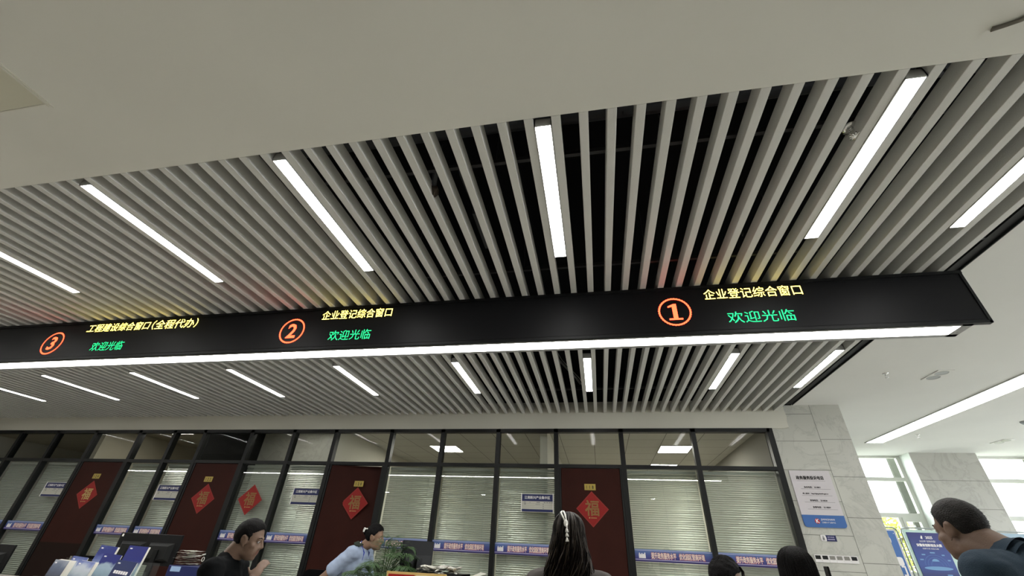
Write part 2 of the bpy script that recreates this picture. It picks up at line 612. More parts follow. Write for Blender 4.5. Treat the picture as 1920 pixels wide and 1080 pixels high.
# painted beam over the partition
bm = boxm(XL, 2.80, D - .025, D + .12, 3.245, 3.68)
prism(bm, [(2.80, 3.245), (2.872, 3.26), (2.865, 3.34), (2.885, 3.42), (2.875, 3.5), (2.875, 3.594), (2.80, 3.594)], D - .025, D - .001)
struct('wall_beam', bm, M['fascia'], 'cream painted beam along the top of the glass partition', 'wall')

# ------------------------------------------------------------------ offices behind the glass
OY1 = 11.9
struct('floor_office', boxm(XL, 2.63, D, OY1 + .1, 0, .012), M['office_floor'], 'office floor behind the partition', 'floor')
struct('ceiling_office', boxm(-4.55, 2.63, D + .12, OY1, 3.30, 3.36), M['office_ceiling'],
       'square tiled ceiling of the two lit offices', 'ceiling')
struct('ceiling_office_dim', boxm(-7.30, -4.65, D + .12, OY1, 3.58, 3.62), M['office_wall'], 'plain ceiling of the unlit office behind door 122', 'ceiling')
struct('ceiling_office_tan', boxm(XL, -7.40, D + .12, OY1, 3.36, 3.42), M['office_brown'], 'tan ceiling of the unlit office behind door 124', 'ceiling')
struct('wall_office_back', boxm(XL, 2.63, OY1, OY1 + .1, 0, 3.6), M['office_wall'], 'back wall of the offices', 'wall')
for nm, x0, x1 in (('wall_office_a', -.88, -.76), ('wall_office_b', -4.65, -4.55), ('wall_office_c', -7.40, -7.30)):
    struct(nm, boxm(x0, x1, D + .12, OY1, 0, 3.6), M['office_wall'],
           {'wall_office_a': 'dividing wall between the offices of doors 118 and 120',
            'wall_office_b': 'dividing wall between the offices of doors 120 and 122',
            'wall_office_c': 'dividing wall between the offices of doors 122 and 124'}[nm], 'wall')
struct('wall_office_side', boxm(2.56, 2.63, D + .12, OY1, 0, 3.4), M['office_grey'], 'right side wall of the office behind door 118', 'wall')
struct('wall_office_d', boxm(-9.87, -9.77, D + .12, OY1, 0, 3.6), M['office_brown'], 'dividing wall left of the office behind door 124', 'wall')
struct('wall_office_panel', boxm(-7.30, -7.28, D + .12, 8.5, 0, 3.58), M['plastic_dark'], 'dark panelled side wall in the office behind door 122', 'wall')
struct('wall_office_marble', boxm(-7.30, -4.65, 8.5, 8.6, 0, 3.58), M['marble'], 'marble wall inside the office behind door 122', 'wall')

TROFFER_LABELS = ('square office ceiling light seen above door 120 pane', 'square office ceiling light seen right of door 118, nearer one',
                  'office ceiling light right of door 118, farther one just above the transom bar',
                  'added light for the marble behind door 122, hidden above the transom', 'added light for the tan room behind door 124, hidden above the transom')
for lab, (x0, y0, zc) in zip(TROFFER_LABELS, ((-3.34, 8.46, 3.30), (1.205, 8.39, 3.30), (1.205, 10.22, 3.30), (-6.2, 7.35, 3.58), (-8.9, 7.13, 3.36))):  # the last two are added, unseen, to light their rooms
    e = tag(empty('office_ceiling_light', (x0 + .285, y0 + .3, zc)), lab, 'ceiling light', 'office ceiling lights')
    bm = bmesh.new()
    for a in (0, .186, .372, .558):
        box(bm, x0 + a, x0 + a + .012, y0, y0 + .6, zc - .012, zc + .002)
    box(bm, x0, x0 + .57, y0, y0 + .012, zc - .012, zc + .002)
    box(bm, x0, x0 + .57, y0 + .588, y0 + .6, zc - .012, zc + .002)
    obj('frame', bm, M['housing'], e)
    bm = bmesh.new()
    for a in (.012, .198, .384):
        box(bm, x0 + a, x0 + a + .174, y0 + .012, y0 + .588, zc - .006, zc - .002)
    obj('diffuser', bm, M['troffer_added' if 'hidden' in lab else 'troffer'], e)

# ------------------------------------------------------------------ glass partition, bay by bay
FX = [-12.70, -11.748, -10.793, -9.821, -8.75, -7.941, -7.264, -6.234, -5.357, -4.524, -3.455, -2.522, -1.558, -.604, .42, 1.499, 2.583]
ZT0, ZT1 = 2.655, 2.705      # transom bar
ZTOP = 3.245
DOORS = {3: '124', 6: '122', 9: '120', 13: '118'}
# what each glazed bay stands beside, used in the labels
BAY = {0: 'third left of door 124', 1: 'second left of door 124', 2: 'just left of door 124', 4: 'just right of door 124', 5: 'just left of door 122',
       7: 'just right of door 122', 8: 'just left of door 120', 10: 'just right of door 120', 11: 'second right of door 120',
       12: 'just left of door 118', 14: 'just right of door 118', 15: 'beside the marble wall'}


def partition_frame(bm, x0, x1, door):
    w = .034
    box(bm, x0 - w, x0 + w, D - .04, D + .06, 0, ZTOP)
    box(bm, x0, x1, D - .04, D + .06, ZTOP - .055, ZTOP)
    box(bm, x0, x1, D - .038, D + .058, ZT0, ZT1)
    if door:
        box(bm, x0 + w, x0 + w + .035, D - .03, D + .05, 0, ZT0)
        box(bm, x1 - w - .035, x1 - w, D - .03, D + .05, 0, ZT0)
    else:
        box(bm, x0, x1, D - .038, D + .058, 0, .12)
    if x1 == FX[-1]:
        box(bm, x1 - w, x1 + w + .012, D - .04, D + .06, 0, ZTOP)


def blind_bm(x0, x1):
    bm = bmesh.new()
    y = D + .10
    random.seed(int(x0 * 1000))
    z = 2.585
    tilt = math.radians(52)
    while z > .35:
        t = tilt + random.uniform(-.05, .05)
        prof = []
        for k in range(4):
            s = (k / 3 - .5) * .0305
            bulge = .0042 * (1 - (2 * k / 3 - 1) ** 2)
            # hall-side edge low, room-side edge high, bowed towards the hall
            prof.append((y + s * math.cos(t) - bulge * math.sin(t), z + s * math.sin(t) + bulge * math.cos(t)))
        a = [bm.verts.new((x0, p[0], p[1])) for p in prof]
        b = [bm.verts.new((x1, p[0], p[1])) for p in prof]
        for k in range(3):
            f = bm.faces.new((a[k], b[k], b[k + 1], a[k + 1]))
            f.smooth = True
        z -= .0280
    return bm


door_n = win_n = 0
for i in range(16):
    x0, x1 = FX[i], FX[i + 1]
    gx0, gx1 = x0 + .034, x1 - .034
    if i in DOORS:
        num = DOORS[i]
        door_n += 1
        e = tag(empty('door_%d' % door_n, (x0, D, 0)), 'dark red-brown office door with the number plate %s' % num, 'door', kind='structure')
        bm = bmesh.new()
        partition_frame(bm, x0, x1, True)
        obj('door_frame', bm, M['frame'], e)
        obj('transom_pane', boxm(gx0, gx1, D + .005, D + .011, ZT1, ZTOP - .055), M['transom_glass'], e)
        a, b = gx0 + .036, gx1 - .036
        bm = boxm(0, b - a, -.02, .02, .01, ZT0 - .004)
        bevel(bm, .004, 1)
        ajar = math.radians(7) if num == '120' else 0.0
        leaf = obj('door_leaf', bm, [M['door']], e, local=True)
        leaf.location = (a - x0, .0, 0)
        leaf.rotation_euler = (0, 0, ajar)
        if num == '124':
            lp = obj('lower_panel', boxm(.01, b - a - .01, -.023, -.019, .02, 1.33), M['door_low'], leaf, local=True)
            lp['label'] = 'duller brown lower panel'
        hx = b - a - .07
        bm = bmesh.new()
        box(bm, hx - .022, hx + .022, -.028, -.02, .93, 1.15)
        tube(bm, [(hx, -.02, 1.08), (hx, -.07, 1.08), (hx - .03, -.075, 1.082), (hx - .13, -.072, 1.08)], .009, 8)
        h = obj('door_handle', bm, M['chrome'], leaf, local=True)
        h['label'] = 'chrome lever handle'
    else:
        win_n += 1
        e = tag(empty('window_%d' % (win_n + 3), (x0, D, 0)), 'black framed glass bay of the partition, ' + BAY[i], 'window', kind='structure')
        bm = bmesh.new()
        partition_frame(bm, x0, x1, False)
        obj('window_frame', bm, M['frame'], e)
        obj('lower_pane', boxm(gx0, gx1, D + .005, D + .011, .12, ZT0), M['glass'], e)
        obj('transom_pane', boxm(gx0, gx1, D + .005, D + .011, ZT1, ZTOP - .055), M['transom_glass'], e)
        # venetian blind
        v = tag(empty('venetian_blind', ((x0 + x1) / 2, D + .10, 2.63)), 'cream venetian blind behind the glass bay ' + BAY[i], 'blind',
                'venetian blinds behind the partition glass')
        bm = boxm(gx0 + .01, gx1 - .01, D + .085, D + .12, 2.605, 2.645)
        obj('head_rail', bm, M['blind_rail'], v)
        obj('slats', blind_bm(gx0 + .012, gx1 - .012), M['blind'], v)
        bm = bmesh.new()
        for q in (.18, .5, .82):
            xx = gx0 + (gx1 - gx0) * q
            box(bm, xx - .0012, xx + .0012, D + .083, D + .0845, .35, 2.61)
        obj('ladder_cord', bm, M['rule'], v)

# ================================================================== SLATTED CEILING
PITCH = .1497
X0 = -.098
bmb = bmesh.new()
box(bmb, -.025, .025, 0, 5.565, 0, .10)
bevel(bmb, .002, 1)
first = obj('ceiling_baffle', bmb, M['baffle'], loc=(0, 0, 0), local=True)
tag(first, 'grey metal baffle of the open slatted ceiling, running front to back', 'ceiling baffle', 'baffles of the slatted ceiling')
for n, k in enumerate(range(19, -86, -1)):
    o = first if n == 0 else first.copy()
    if n:
        COL.objects.link(o)
    o.location = (X0 + k * PITCH, 1.3865, ZS)
# carriers and a pipe up in the void
CARR = ('dark carrier rail above the baffles near the plaster edge', 'dark carrier rail above the baffles in front of the sign',
        'dark carrier rail above the baffles behind the sign', 'dark carrier rail above the baffles nearest the partition')
for lab, y in zip(CARR, (1.75, 2.95, 4.5, 6.1)):
    bm = bmesh.new()
    box(bm, XL + .1, 3.0, y - .012, y + .012, 3.602, 3.632)
    for k in range(-80, 20, 7):
        x = X0 + k * PITCH + .03
        box(bm, x, x + .006, y - .003, y + .003, 3.632, 4.25)
    tag(obj('carrier_rail', bm, M['carrier']), lab, 'ceiling rail', 'carrier rails above the baffles')
bm = bmesh.new()
tube(bm, [(XL + .1, 1.62, 3.86), (2.98, 1.66, 3.86)], .05, 12)
for x in (-4, -2, 0.3, 2):
    tube(bm, [(x, 1.64, 3.80), (x, 1.64, 4.25)], .008, 6)
tag(obj('sprinkler_pipe', bm, M['dark_pipe'], smooth=True), 'dark pipe running along the void above the baffles', 'pipe')
bm = bmesh.new()
box(bm, 2.93, 3.0, 1.39, D - .03, 3.60, 3.66)
box(bm, 3.004, 3.013, 1.39, D - .03, 3.585, 3.72)
struct('trim_4', bm, M['plastic_dark'], 'dark edge channel along the right end of the slatted ceiling', 'trim')


# LED strips between the baffles
def strip_light(name_label, x, y0, y1):
    e = tag(empty('strip_light', (x, y0, ZS)), name_label, 'ceiling light', 'LED strips between the baffles')
    bm = bmesh.new()
    box(bm, x - .0485, x - .0425, y0, y1, ZS - .003, ZS + .06)
    box(bm, x + .0425, x + .0485, y0, y1, ZS - .003, ZS + .06)
    box(bm, x - .0485, x + .0485, y0, y0 + .006, ZS - .003, ZS + .06)
    box(bm, x - .0485, x + .0485, y1 - .006, y1, ZS - .003, ZS + .06)
    box(bm, x - .0485, x + .0485, y0, y1, ZS + .055, ZS + .06)
    obj('housing', bm, M['housing'], e)
    obj('diffuser', boxm(x - .0424, x + .0424, y0 + .006, y1 - .006, ZS - .001, ZS + .006), M['strip'], e)


def gap_x(k):
    return X0 + (k - .5) * PITCH


NEAR = {18: 'cut by the right photo edge', 12: 'above the digit 1', 0: 'between digits 1 and 2',
        -11: 'above the digit 2', -21: 'above the digit 3', -32: 'cut by the left photo edge', -43: 'the first beyond the left photo edge', -54: 'the second beyond the left photo edge',
        -65: 'the third beyond the left photo edge'}
for k, t in NEAR.items():
    strip_light('LED strip light in front of the sign, ' + t, gap_x(k), 1.435, 2.65)
ORD = ['rightmost', 'second from the right', 'third from the right', 'fourth from the right', 'fifth from the right', 'sixth from the right',
       'seventh from the right', 'eighth from the right', 'ninth from the right', 'last, out of view']
for o_, k in zip(ORD, (19, 12, 1, -10, -21, -32, -43, -54, -65, -76)):
    strip_light('LED strip light in the row behind the sign, %s' % o_, gap_x(k), 4.68, 5.88)

# ================================================================== LED SIGN
SY = 3.21
sign = tag(empty('led_sign', (-4.0, SY, 3.04)), 'long black hanging LED sign board with window numbers, glowing white along its underside', 'sign')
SX0, SX1 = -13.5, 2.878
bm = boxm(SX0, SX1, SY, SY + .03, 3.044, 3.496)
box(bm, SX0, SX1, SY - .012, SY, 3.470, 3.496)
box(bm, SX0, SX1, SY - .008, SY, 3.044, 3.062)
box(bm, SX1 - .02, SX1, SY - .008, SY, 3.044, 3.496)
obj('casing', bm, M['sign_black'], sign)
obj('screen', boxm(SX0 + .02, SX1 - .03, SY - .003, SY, 3.075, 3.462), M['screen'], sign)
obj('box_body', boxm(SX0, SX1 - .11, SY + .03, SY + .21, 3.05, 3.496), M['sign_black'], sign)
bm = bmesh.new()
box(bm, SX0, SX1 - .11, SY + .015, SY + .032, 3.040, 3.05)
box(bm, SX0, SX1 - .11, SY + .172, SY + .212, 3.040, 3.05)
box(bm, SX1 - .18, SX1 - .11, SY + .015, SY + .212, 3.040, 3.05)
obj('underside_trim', bm, M['sign_trim'], sign)
li = obj('light_diffuser', boxm(SX0, SX1 - .18, SY + .032, SY + .172, 3.0435, 3.05), M['signlight'], sign)
li['label'] = 'long glowing white strip'


def ring_bm(cx, cz, r0, r1, y, rough=.004, n=72):
    bm = bmesh.new()
    a, b = [], []
    for k in range(n):
        t = 2 * PI * k / n
        q = rough * ((k % 2) - .5)
        a.append(bm.verts.new((cx + (r0 + q * .5) * math.cos(t), y, cz + (r0 + q * .5) * math.sin(t))))
        b.append(bm.verts.new((cx + (r1 + q) * math.cos(t), y, cz + (r1 + q) * math.sin(t))))
    for k in range(n):
        bm.faces.new((a[k], b[k], b[(k + 1) % n], a[(k + 1) % n]))
    return bm


TY = SY - .005
for num, cx, cz, r, yx0, yx1, yz, ytxt, gx0, gx1, gz in (
        ('1', .729, 3.258, .131, .985, 1.735, 3.358, '企业登记综合窗口', 1.125, 1.620, 3.128),
        ('2', -2.860, 3.254, .133, -2.575, -1.835, 3.360, '企业登记综合窗口', -2.440, -2.005, 3.130),
        ('3', -5.835, 3.246, .133, -5.46, -4.03, 3.360, '工程建设综合窗口（全程代办）', -5.255, -4.84, 3.130)):
    bm = ring_bm(cx, cz, r - .014, r, TY)
    if num == '1':
        dz = .075
        prism(bm, [(cx - .016, cz - dz), (cx + .020, cz - dz), (cx + .020, cz + dz), (cx - .004, cz + dz), (cx - .050, cz + dz - .020),
                   (cx - .050, cz + dz - .033), (cx - .016, cz + dz - .026)], TY, TY + .002)
        prism(bm, [(cx - .052, cz - dz - .001), (cx + .056, cz - dz - .001), (cx + .056, cz - dz + .013), (cx - .052, cz - dz + .013)], TY - .0005, TY + .0015)
    else:
        text_bm(num, cx, cz - .078, TY, height=.156, align='CENTER', bold=.02, bm=bm)
    r_ = obj('number_lettering', bm, M['led_red'], sign)
    r_['label'] = 'red circled digit ' + num
    for yt, q0, q1 in ((ytxt[:8], 0, 1 if len(ytxt) == 8 else .575), (ytxt[8:], .60, 1)):
        if yt:
            y_ = obj('yellow_lettering', text_bm(yt, yx0 + (yx1 - yx0) * q0, yz - (.006 if q0 else 0), TY, height=.098 + (.012 if q0 else 0), width=(yx1 - yx0) * (q1 - q0)), M['led_yellow'], sign)
            y_['label'] = 'yellow text right of the circled ' + num + (', in brackets' if q0 else '')
    g_ = obj('green_lettering', text_bm('欢迎光临', gx0, gz, TY, height=.104, width=gx1 - gx0, bold=.0), M['led_green'], sign)
    g_['label'] = 'green welcome text right of the circled ' + num

# ================================================================== right-hand ceiling fittings
e = tag(empty('recessed_light', (5.3, 6, 3.594)), 'long recessed white light crossing the plaster ceiling at the right', 'ceiling light')
bm = bmesh.new()
prism_pts = [(5.165, 2.4), (5.505, 2.4), (5.485, 7.1), (5.445, 9.42), (5.165, 9.42)]
v0 = [bm.verts.new((x, y, 3.588)) for x, y in prism_pts]
bm.faces.new(v0)
bmesh.ops.solidify(bm, geom=bm.faces[:], thickness=.01)
obj('diffuser', bm, M['longlight'], e)
bm = bmesh.new()
box(bm, 5.145, 5.165, 2.4, 9.44, 3.582, 3.594)
box(bm, 5.145, 5.46, 9.42, 9.44, 3.582, 3.594)
obj('frame', bm, M['housing'], e)


def disc(bm, cx, cy, z, r, n=28, mi=0):
    bm.faces.new([bm.verts.new((cx + r * math.cos(-2 * PI * k / n), cy + r * math.sin(-2 * PI * k / n), z)) for k in range(n)]).material_index = mi


def twin_spot(cx, cy, lab):
    e = tag(empty('twin_downlight', (cx, cy, 3.594)), lab, 'downlight', 'twin downlights in the right ceiling')
    bm = boxm(cx - .09, cx + .09, cy - .165, cy + .165, 3.585, 3.598)
    bevel(bm, .004, 1)
    obj('plate', bm, M['plaster_cool'], e)
    for s in (-.078, .078):
        bm = bmesh.new()
        n = 28
        rings = []
        for r, z in ((.070, 3.5848), (.066, 3.582), (.060, 3.5835), (.050, 3.5842)):
            rings.append([bm.verts.new((cx + r * math.cos(2 * PI * k / n), cy + s + r * math.sin(2 * PI * k / n), z)) for k in range(n)])
        for a, b in zip(rings, rings[1:]):
            for k in range(n):
                bm.faces.new((a[k], a[(k + 1) % n], b[(k + 1) % n], b[k]))
        bm.faces.new(rings[-1])
        l = obj('lamp', bm, M['lamp_grey'], e)


for n, (x, t) in enumerate(((2.08, 'right of door 118'), (-1.3, 'beside door 118'), (-4.63, 'left of door 118'), (-8.9, 'right of door 120'), (-12.5, 'left of door 120'))):
    e = tag(empty('downlight', (x, -4.5, ZS)), 'round downlight in the near ceiling, seen mirrored ' + t, 'downlight', 'downlights behind the viewer')
    bm = bmesh.new()
    tube(bm, [(x, -4.5, ZS + .001), (x, -4.5, ZS - .008)], [.10, .09], 28)
    obj('rim', bm, M['plaster'], e)
    bm = bmesh.new()
    tube(bm, [(x, -4.5, ZS - .0085), (x, -4.5, ZS - .0095)], [.078, .078], 28)
    obj('lamp', bm, M['downlamp'], e)
twin_spot(4.25, 5.776, 'white twin round downlight beside the nearer sprinkler in the right ceiling')
twin_spot(7.30, 9.30, 'small twin downlight close to the window wall, beyond the long recessed light')


def sprinkler(x, y, z, lab, m=None, s=1.0):
    m = m or M['chrome']
    e = tag(empty('sprinkler', (x, y, z)), lab, 'sprinkler')
    bm = bmesh.new()
    tube(bm, [(x, y, z), (x, y, z - .004 * s), (x, y, z - .010 * s)], [.032 * s, .034 * s, .018 * s], 20)
    obj('escutcheon', bm, m, e)
    bm = bmesh.new()
    tube(bm, [(x, y, z - .008 * s), (x, y, z - .026 * s)], .009 * s, 10)
    for q in (-1, 1):
        tube(bm, [(x + q * .008 * s, y, z - .02 * s), (x + q * .016 * s, y, z - .035 * s), (x + q * .005 * s, y, z - .052 * s)], .0035 * s, 6)
    obj('yoke', bm, m, e)
    bm = bmesh.new()
    for k in range(10):
        a = 2 * PI * k / 10
        tube(bm, [(x, y, z - .054 * s), (x + .022 * s * math.cos(a), y + .022 * s * math.sin(a), z - .056 * s)], [.004 * s, .003 * s], 5)
    tube(bm, [(x, y, z - .050 * s), (x, y, z - .058 * s)], .008 * s, 10)
    obj('deflector', bm, m, e)
    return e


sprinkler(3.637, 5.684, 3.594, 'small pendent sprinkler in the plaster ceiling beside the twin downlight')
sprinkler(5.70, 8.82, 3.594, 'tiny pendent sprinkler between the long recessed light and the windows')
sprinkler(1.515, 1.765, 3.585, 'chrome sprinkler between the baffles beside the strip above the digit 1', s=1.35)
sprinkler(-4.02, 1.87, 3.575, 'dim sprinkler among the baffles at the far left of the photo', M['steel'], 1.2)
e = tag(empty('smoke_detector', (6.70, 7.97, 3.594)), 'small round detector at the right edge of the plaster ceiling', 'detector')
bm = bmesh.new()
tube(bm, [(6.70, 7.97, 3.595), (6.70, 7.97, 3.575), (6.70, 7.97, 3.552)], [.055, .055, .035], 24)
obj('body', bm, M['acrylic'], e)
bm = bmesh.new()
tube(bm, [(6.70, 7.97, 3.552), (6.70, 7.97, 3.545)], [.02, .015], 16)
obj('sensor', bm, M['steel'], e)
# a rag-wrapped pipe stub hanging through the baffles
e = tag(empty('pipe_stub', (-.965, 1.86, 3.56)), 'dark pipe stub wrapped with a brown rag among the baffles', 'pipe')
bm = bmesh.new()
tube(bm, [(-.90, 1.70, 3.86), (-.92, 1.74, 3.66), (-.965, 1.86, 3.575)], .018, 10)
obj('pipe', bm, M['dark_pipe'], e)
bm = bmesh.new()
ell(bm, (-.965, 1.875, 3.56), (.026, .035, .04), sub=4)
for v in bm.verts:
    v.co += v.co.normalized() * 0 + Vector(noise.noise_vector(v.co * 45)) * .012
obj('rag', bm, M['brown_rag'], e, smooth=True)
# hangers and cables seen between the baffles
bm = bmesh.new()
for x, y in ((1.33, 2.30), (1.42, 2.75), (1.18, 2.62), (.95, 2.95), (1.6, 2.2)):
    box(bm, x, x + .006, y, y + .05, 3.60, 3.635)
    tube(bm, [(x, y, 3.6), (x + .01, y + .02, 3.585), (x + .012, y + .05, 3.583)], .003, 5)
tag(obj('cable_ties', bm, M['plastic_black']), 'loose black cable ends poking between baffles above the digit 1', 'cable')
bm = bmesh.new()
box(bm, -.79, -.75, 2.2, 2.62, 3.62, 3.70)
tube(bm, [(-.77, 2.2, 3.66), (-.80, 1.9, 3.70), (-.78, 1.5, 3.78)], .008, 6)
tag(obj('light_driver', bm, M['dark_pipe']), 'grey driver box lying in the dark void left of the middle strip', 'driver box')
bm = bmesh.new()
for dx in (0, .02, .05):
    tube(bm, [(-.55 + dx, 4.6, 3.80), (-.40 + dx, 5.1, 3.66), (-.20 + dx, 5.7, 3.63), (-.16 + dx, 6.2, 3.72)], .006, 6)
tag(obj('cable_bundle', bm, M['steel'], smooth=True), 'thin cables hanging in the void behind the sign', 'cable')

# access hatch and scuff in the near plaster
e = tag(empty('access_hatch', (-3.2, .6, ZS)), 'square access hatch in the near plaster ceiling at the left edge', 'hatch')
bm = boxm(-3.48, -2.892, .30, .885, ZS - .004, ZS + .004)
obj('hatch_panel', bm, mat('hatch_paint', (0.56, 0.545, 0.44), .85), e)
bm = bmesh.new()
box(bm, -3.5, -2.885, .888, .893, ZS - .0045, ZS)
box(bm, -2.890, -2.880, .28, .905, ZS - .006, ZS)
box(bm, -2.872, -2.866, .28, .915, ZS - .003, ZS)
obj('hatch_edge', bm, M['fascia'], e)
bm = bmesh.new()
pts = [(1.80, 1.245, ZS - .002), (1.84, 1.236, ZS - .006), (1.88, 1.222, ZS - .012), (1.93, 1.20, ZS - .006), (1.98, 1.195, ZS - .002)]
tube(bm, pts, [.012, .010, .008, .010, .004], 6)
for v in bm.verts:
    v.co += Vector(noise.noise_vector(v.co * 60)) * .006
    v.co.z = min(v.co.z, ZS - .0005)
tag(obj('peeling_paint', bm, mat('peeling_grey', (0.16, 0.15, 0.13), .9)), 'dark curl of peeling plaster at the top right corner', 'scuff')
# ================================================================== SIGNS ON THE DOORS AND THE GLASS
def fu_poster(cx, cz, y, lab, r=.235, gold='gold', plain=False):
    e = tag(empty('fu_poster', (cx, y, cz)), lab, 'poster', 'red diamond posters')
    bm = bmesh.new()
    prism(bm, [(cx, cz - r), (cx + r, cz), (cx, cz + r), (cx - r, cz)], y - .003, y)
    obj('paper', bm, M['red_edge'], e)
    bm = bmesh.new()
    q = r - .018
    prism(bm, [(cx, cz - q), (cx + q, cz), (cx, cz + q), (cx - q, cz)], y - .0045, y - .003)
    obj('red_field', bm, M['red_paper'], e)
    s = .20 if not plain else .185
    bm = text_bm('福', cx - .005, cz - s * .5 + .012, y - .006, height=s, width=s * .98, align='CENTER', fat=.0035)
    if not plain:
        for k in range(9):
            a = k * 2.4
            px, pz = cx + .02 + .055 * math.cos(a) * (.4 + k / 12), cz + .05 * math.sin(a) * (.4 + k / 12)
            prism(bm, [(px - .006, pz), (px, pz - .006), (px + .006, pz), (px, pz + .006)], y - .0065, y - .006)
    obj('fu_lettering', bm, M[gold], e)
    bm = bmesh.new()
    zz = cz - .115
    for k in range(7):
        if k == 0:
            prism(bm, [(cx - .047 + .010 * math.cos(t * PI / 4), zz + .010 * math.sin(t * PI / 4)) for t in range(8)], y - .006, y - .005)
        else:
            box(bm, cx - .04 + k * .014, cx - .030 + k * .014, y - .006, y - .005, zz - .005, zz + .005)
    obj('small_print', bm, M['pale_gold'], e)


def number_plate(cx, cz, y, num):
    e = tag(empty('door_plate', (cx, y, cz)), 'yellow number plate %s on its red-brown door' % num, 'number plate', 'door number plates')
    bm = boxm(cx - .083, cx + .083, y - .004, y, cz - .043, cz + .043)
    bevel(bm, .002, 1)
    obj('plate', bm, M['brass'], e)
    obj('number_lettering', text_bm('  '.join(num), cx, cz - .026, y - .0052, height=.048, width=.105, align='CENTER', bold=.03), M['ink'], e)


DYF = D - .02
for num, cx, zc in (('118', -.105, 2.39), ('120', -3.905, 2.372), ('122', -6.80, 2.388), ('124', -9.27, 2.40)):
    number_plate(cx, zc, DYF + (.045 if num == '120' else 0), num)
fu_poster(-.086, 2.098, DYF, 'red diamond poster with gold character on door 118, behind the long-haired woman')
fu_poster(-3.905, 2.085, DYF + .045, 'red diamond poster with gold character on door 120')
fu_poster(-6.762, 2.08, DYF, 'red diamond poster with gold character on door 122')
fu_poster(-9.268, 2.088, DYF, 'dark red diamond poster with bold pale gold character on door 124', gold='pale_gold', plain=True)
fu_poster(-5.845, 2.088, D + .004, 'red diamond poster with gold character stuck on the glass right of door 122')


def notice(x0, x1, z0, z1, lab):
    y = D - .012
    e = tag(empty('notice_board', ((x0 + x1) / 2, y, (z0 + z1) / 2)), lab, 'notice board', 'notice boards on the glass')
    h = z1 - z0
    obj('back_plate', boxm(x0, x1, y, y + .016, z0, z1), M['pale_board'], e)
    obj('header', boxm(x0 + .004, x1 - .012, y - .002, y, z1 - .42 * h, z1 - .01), M['navy'], e)
    obj('footer', boxm(x0 + .004, x1 - .012, y - .002, y, z0 + .005, z0 + .15 * h), M['navy'], e)
    obj('header_lettering', text_bm('江南新兴产业集中区', (x0 + x1) / 2 - .005, z1 - .30 * h, y - .0035, height=.165 * h, width=(x1 - x0) * .80, align='CENTER', fat=.0008), M['white_print'], e)
    bm = bmesh.new()
    for k in range(1, 4):
        z = z0 + h * (.15 + .43 * k / 4.2)
        box(bm, x0 + .01, x1 - .014, y - .0012, y, z - .0012, z + .0012)
    for k, q in enumerate((.10, .26, .52, .72, .80, .88, .95)):
        xx = x0 + (x1 - x0) * q
        ww = (.03, .012, .055, .026, .024, .022, .022)[k]
        box(bm, xx - ww / 2, xx + ww / 2, y - .0014, y, z1 - .50 * h, z1 - .46 * h)
    for k in range(3):
        z = z0 + h * (.19 + .105 * k)
        box(bm, x0 + .66 * (x1 - x0), x0 + .69 * (x1 - x0), y - .0014, y, z, z + .04 * h)
    box(bm, x0 + .08 * (x1 - x0), x0 + .13 * (x1 - x0), y - .0014, y, z1 - .60 * h, z1 - .55 * h)
    box(bm, x0 + .43 * (x1 - x0), x0 + .58 * (x1 - x0), y - .0014, y, z1 - .595 * h, z1 - .575 * h)
    obj('table_print', bm, M['rule'], e)
    bm = boxm(x1 - .012, x1, y - .012, y + .016, z0 - .012, z1 + .003)
    box(bm, x0 - .010, x0, y - .006, y + .016, z0, z1 + .003)
    obj('side_rail', bm, M['white_print'], e)


for x0, x1, nm in ((-1.139, -.655, '118'), (-5.045, -4.553, '120'), (-7.782, -7.295, '122'), (-10.345, -9.86, '124')):
    notice(x0, x1, 2.035, 2.285, 'navy and cream office notice board on the glass left of door ' + nm)

BAND_TXT = None
band_root = None
BZ = 1.556
for i in range(16):
    if i in DOORS:
        continue
    x0, x1 = FX[i] + .036, FX[i + 1] - .036
    if i == 0:
        continue
    w = x1 - x0
    y = D - .001
    e = tag(empty('slogan_band', ((x0 + x1) / 2, y, BZ)), 'blue slogan band with cream lettering on the glass bay ' + BAY[i], 'banner', 'slogan bands across the glass')
    bm = bmesh.new()
    box(bm, -w / 2, w / 2, -.002, 0, -.072, .072)
    obj('band', bm, M['band'], e, local=True)
    bm = bmesh.new()
    box(bm, -w / 2, w / 2, -.003, -.002, -.052, -.045)
    box(bm, -w / 2, w / 2, -.003, -.002, .056, .061)
    obj('line_print', bm, M['band_line'], e, local=True)
    bm = bmesh.new()
    ix = -w * .405
    prism(bm, [(ix - .045, -.034), (ix + .045, -.034), (ix + .045, .005), (ix + .028, .016), (ix - .045, .010)], -.0035, -.002)
    prism(bm, [(ix - .043, .012), (ix - .026, .012), (ix - .030, .030), (ix - .041, .026)], -.0035, -.002)
    prism(bm, [(ix + .028, .014), (ix + .046, .010), (ix + .042, .034), (ix + .030, .028)], -.0035, -.002)
    prism(bm, [(ix - .014, .016), (ix + .010, .018), (ix + .006, .024), (ix - .012, .023)], -.0035, -.002)
    obj('emblem_print', bm, M['white_print'], e, local=True)
    a, b = -w * .285, w * .395
    m1 = (b - a) * .47
    for name, bold, yy, mt, gr in (('lettering_edge', .0034, -.0030, 'text_red', .004), ('slogan_lettering', .0012, -.0045, 'text_cream', 0)):
        bm = text_bm('提升政务服务水平', a - gr, -.034 - gr, yy, height=.070 + 2 * gr, width=m1 + 2 * gr, fat=bold)
        obj(name, bm, M[mt], e, local=True)
        bm = text_bm('优化园区营商环境', b - m1 - gr, -.034 - gr, yy, height=.070 + 2 * gr, width=m1 + 2 * gr, fat=bold)
        obj(name, bm, M[mt], e, local=True)

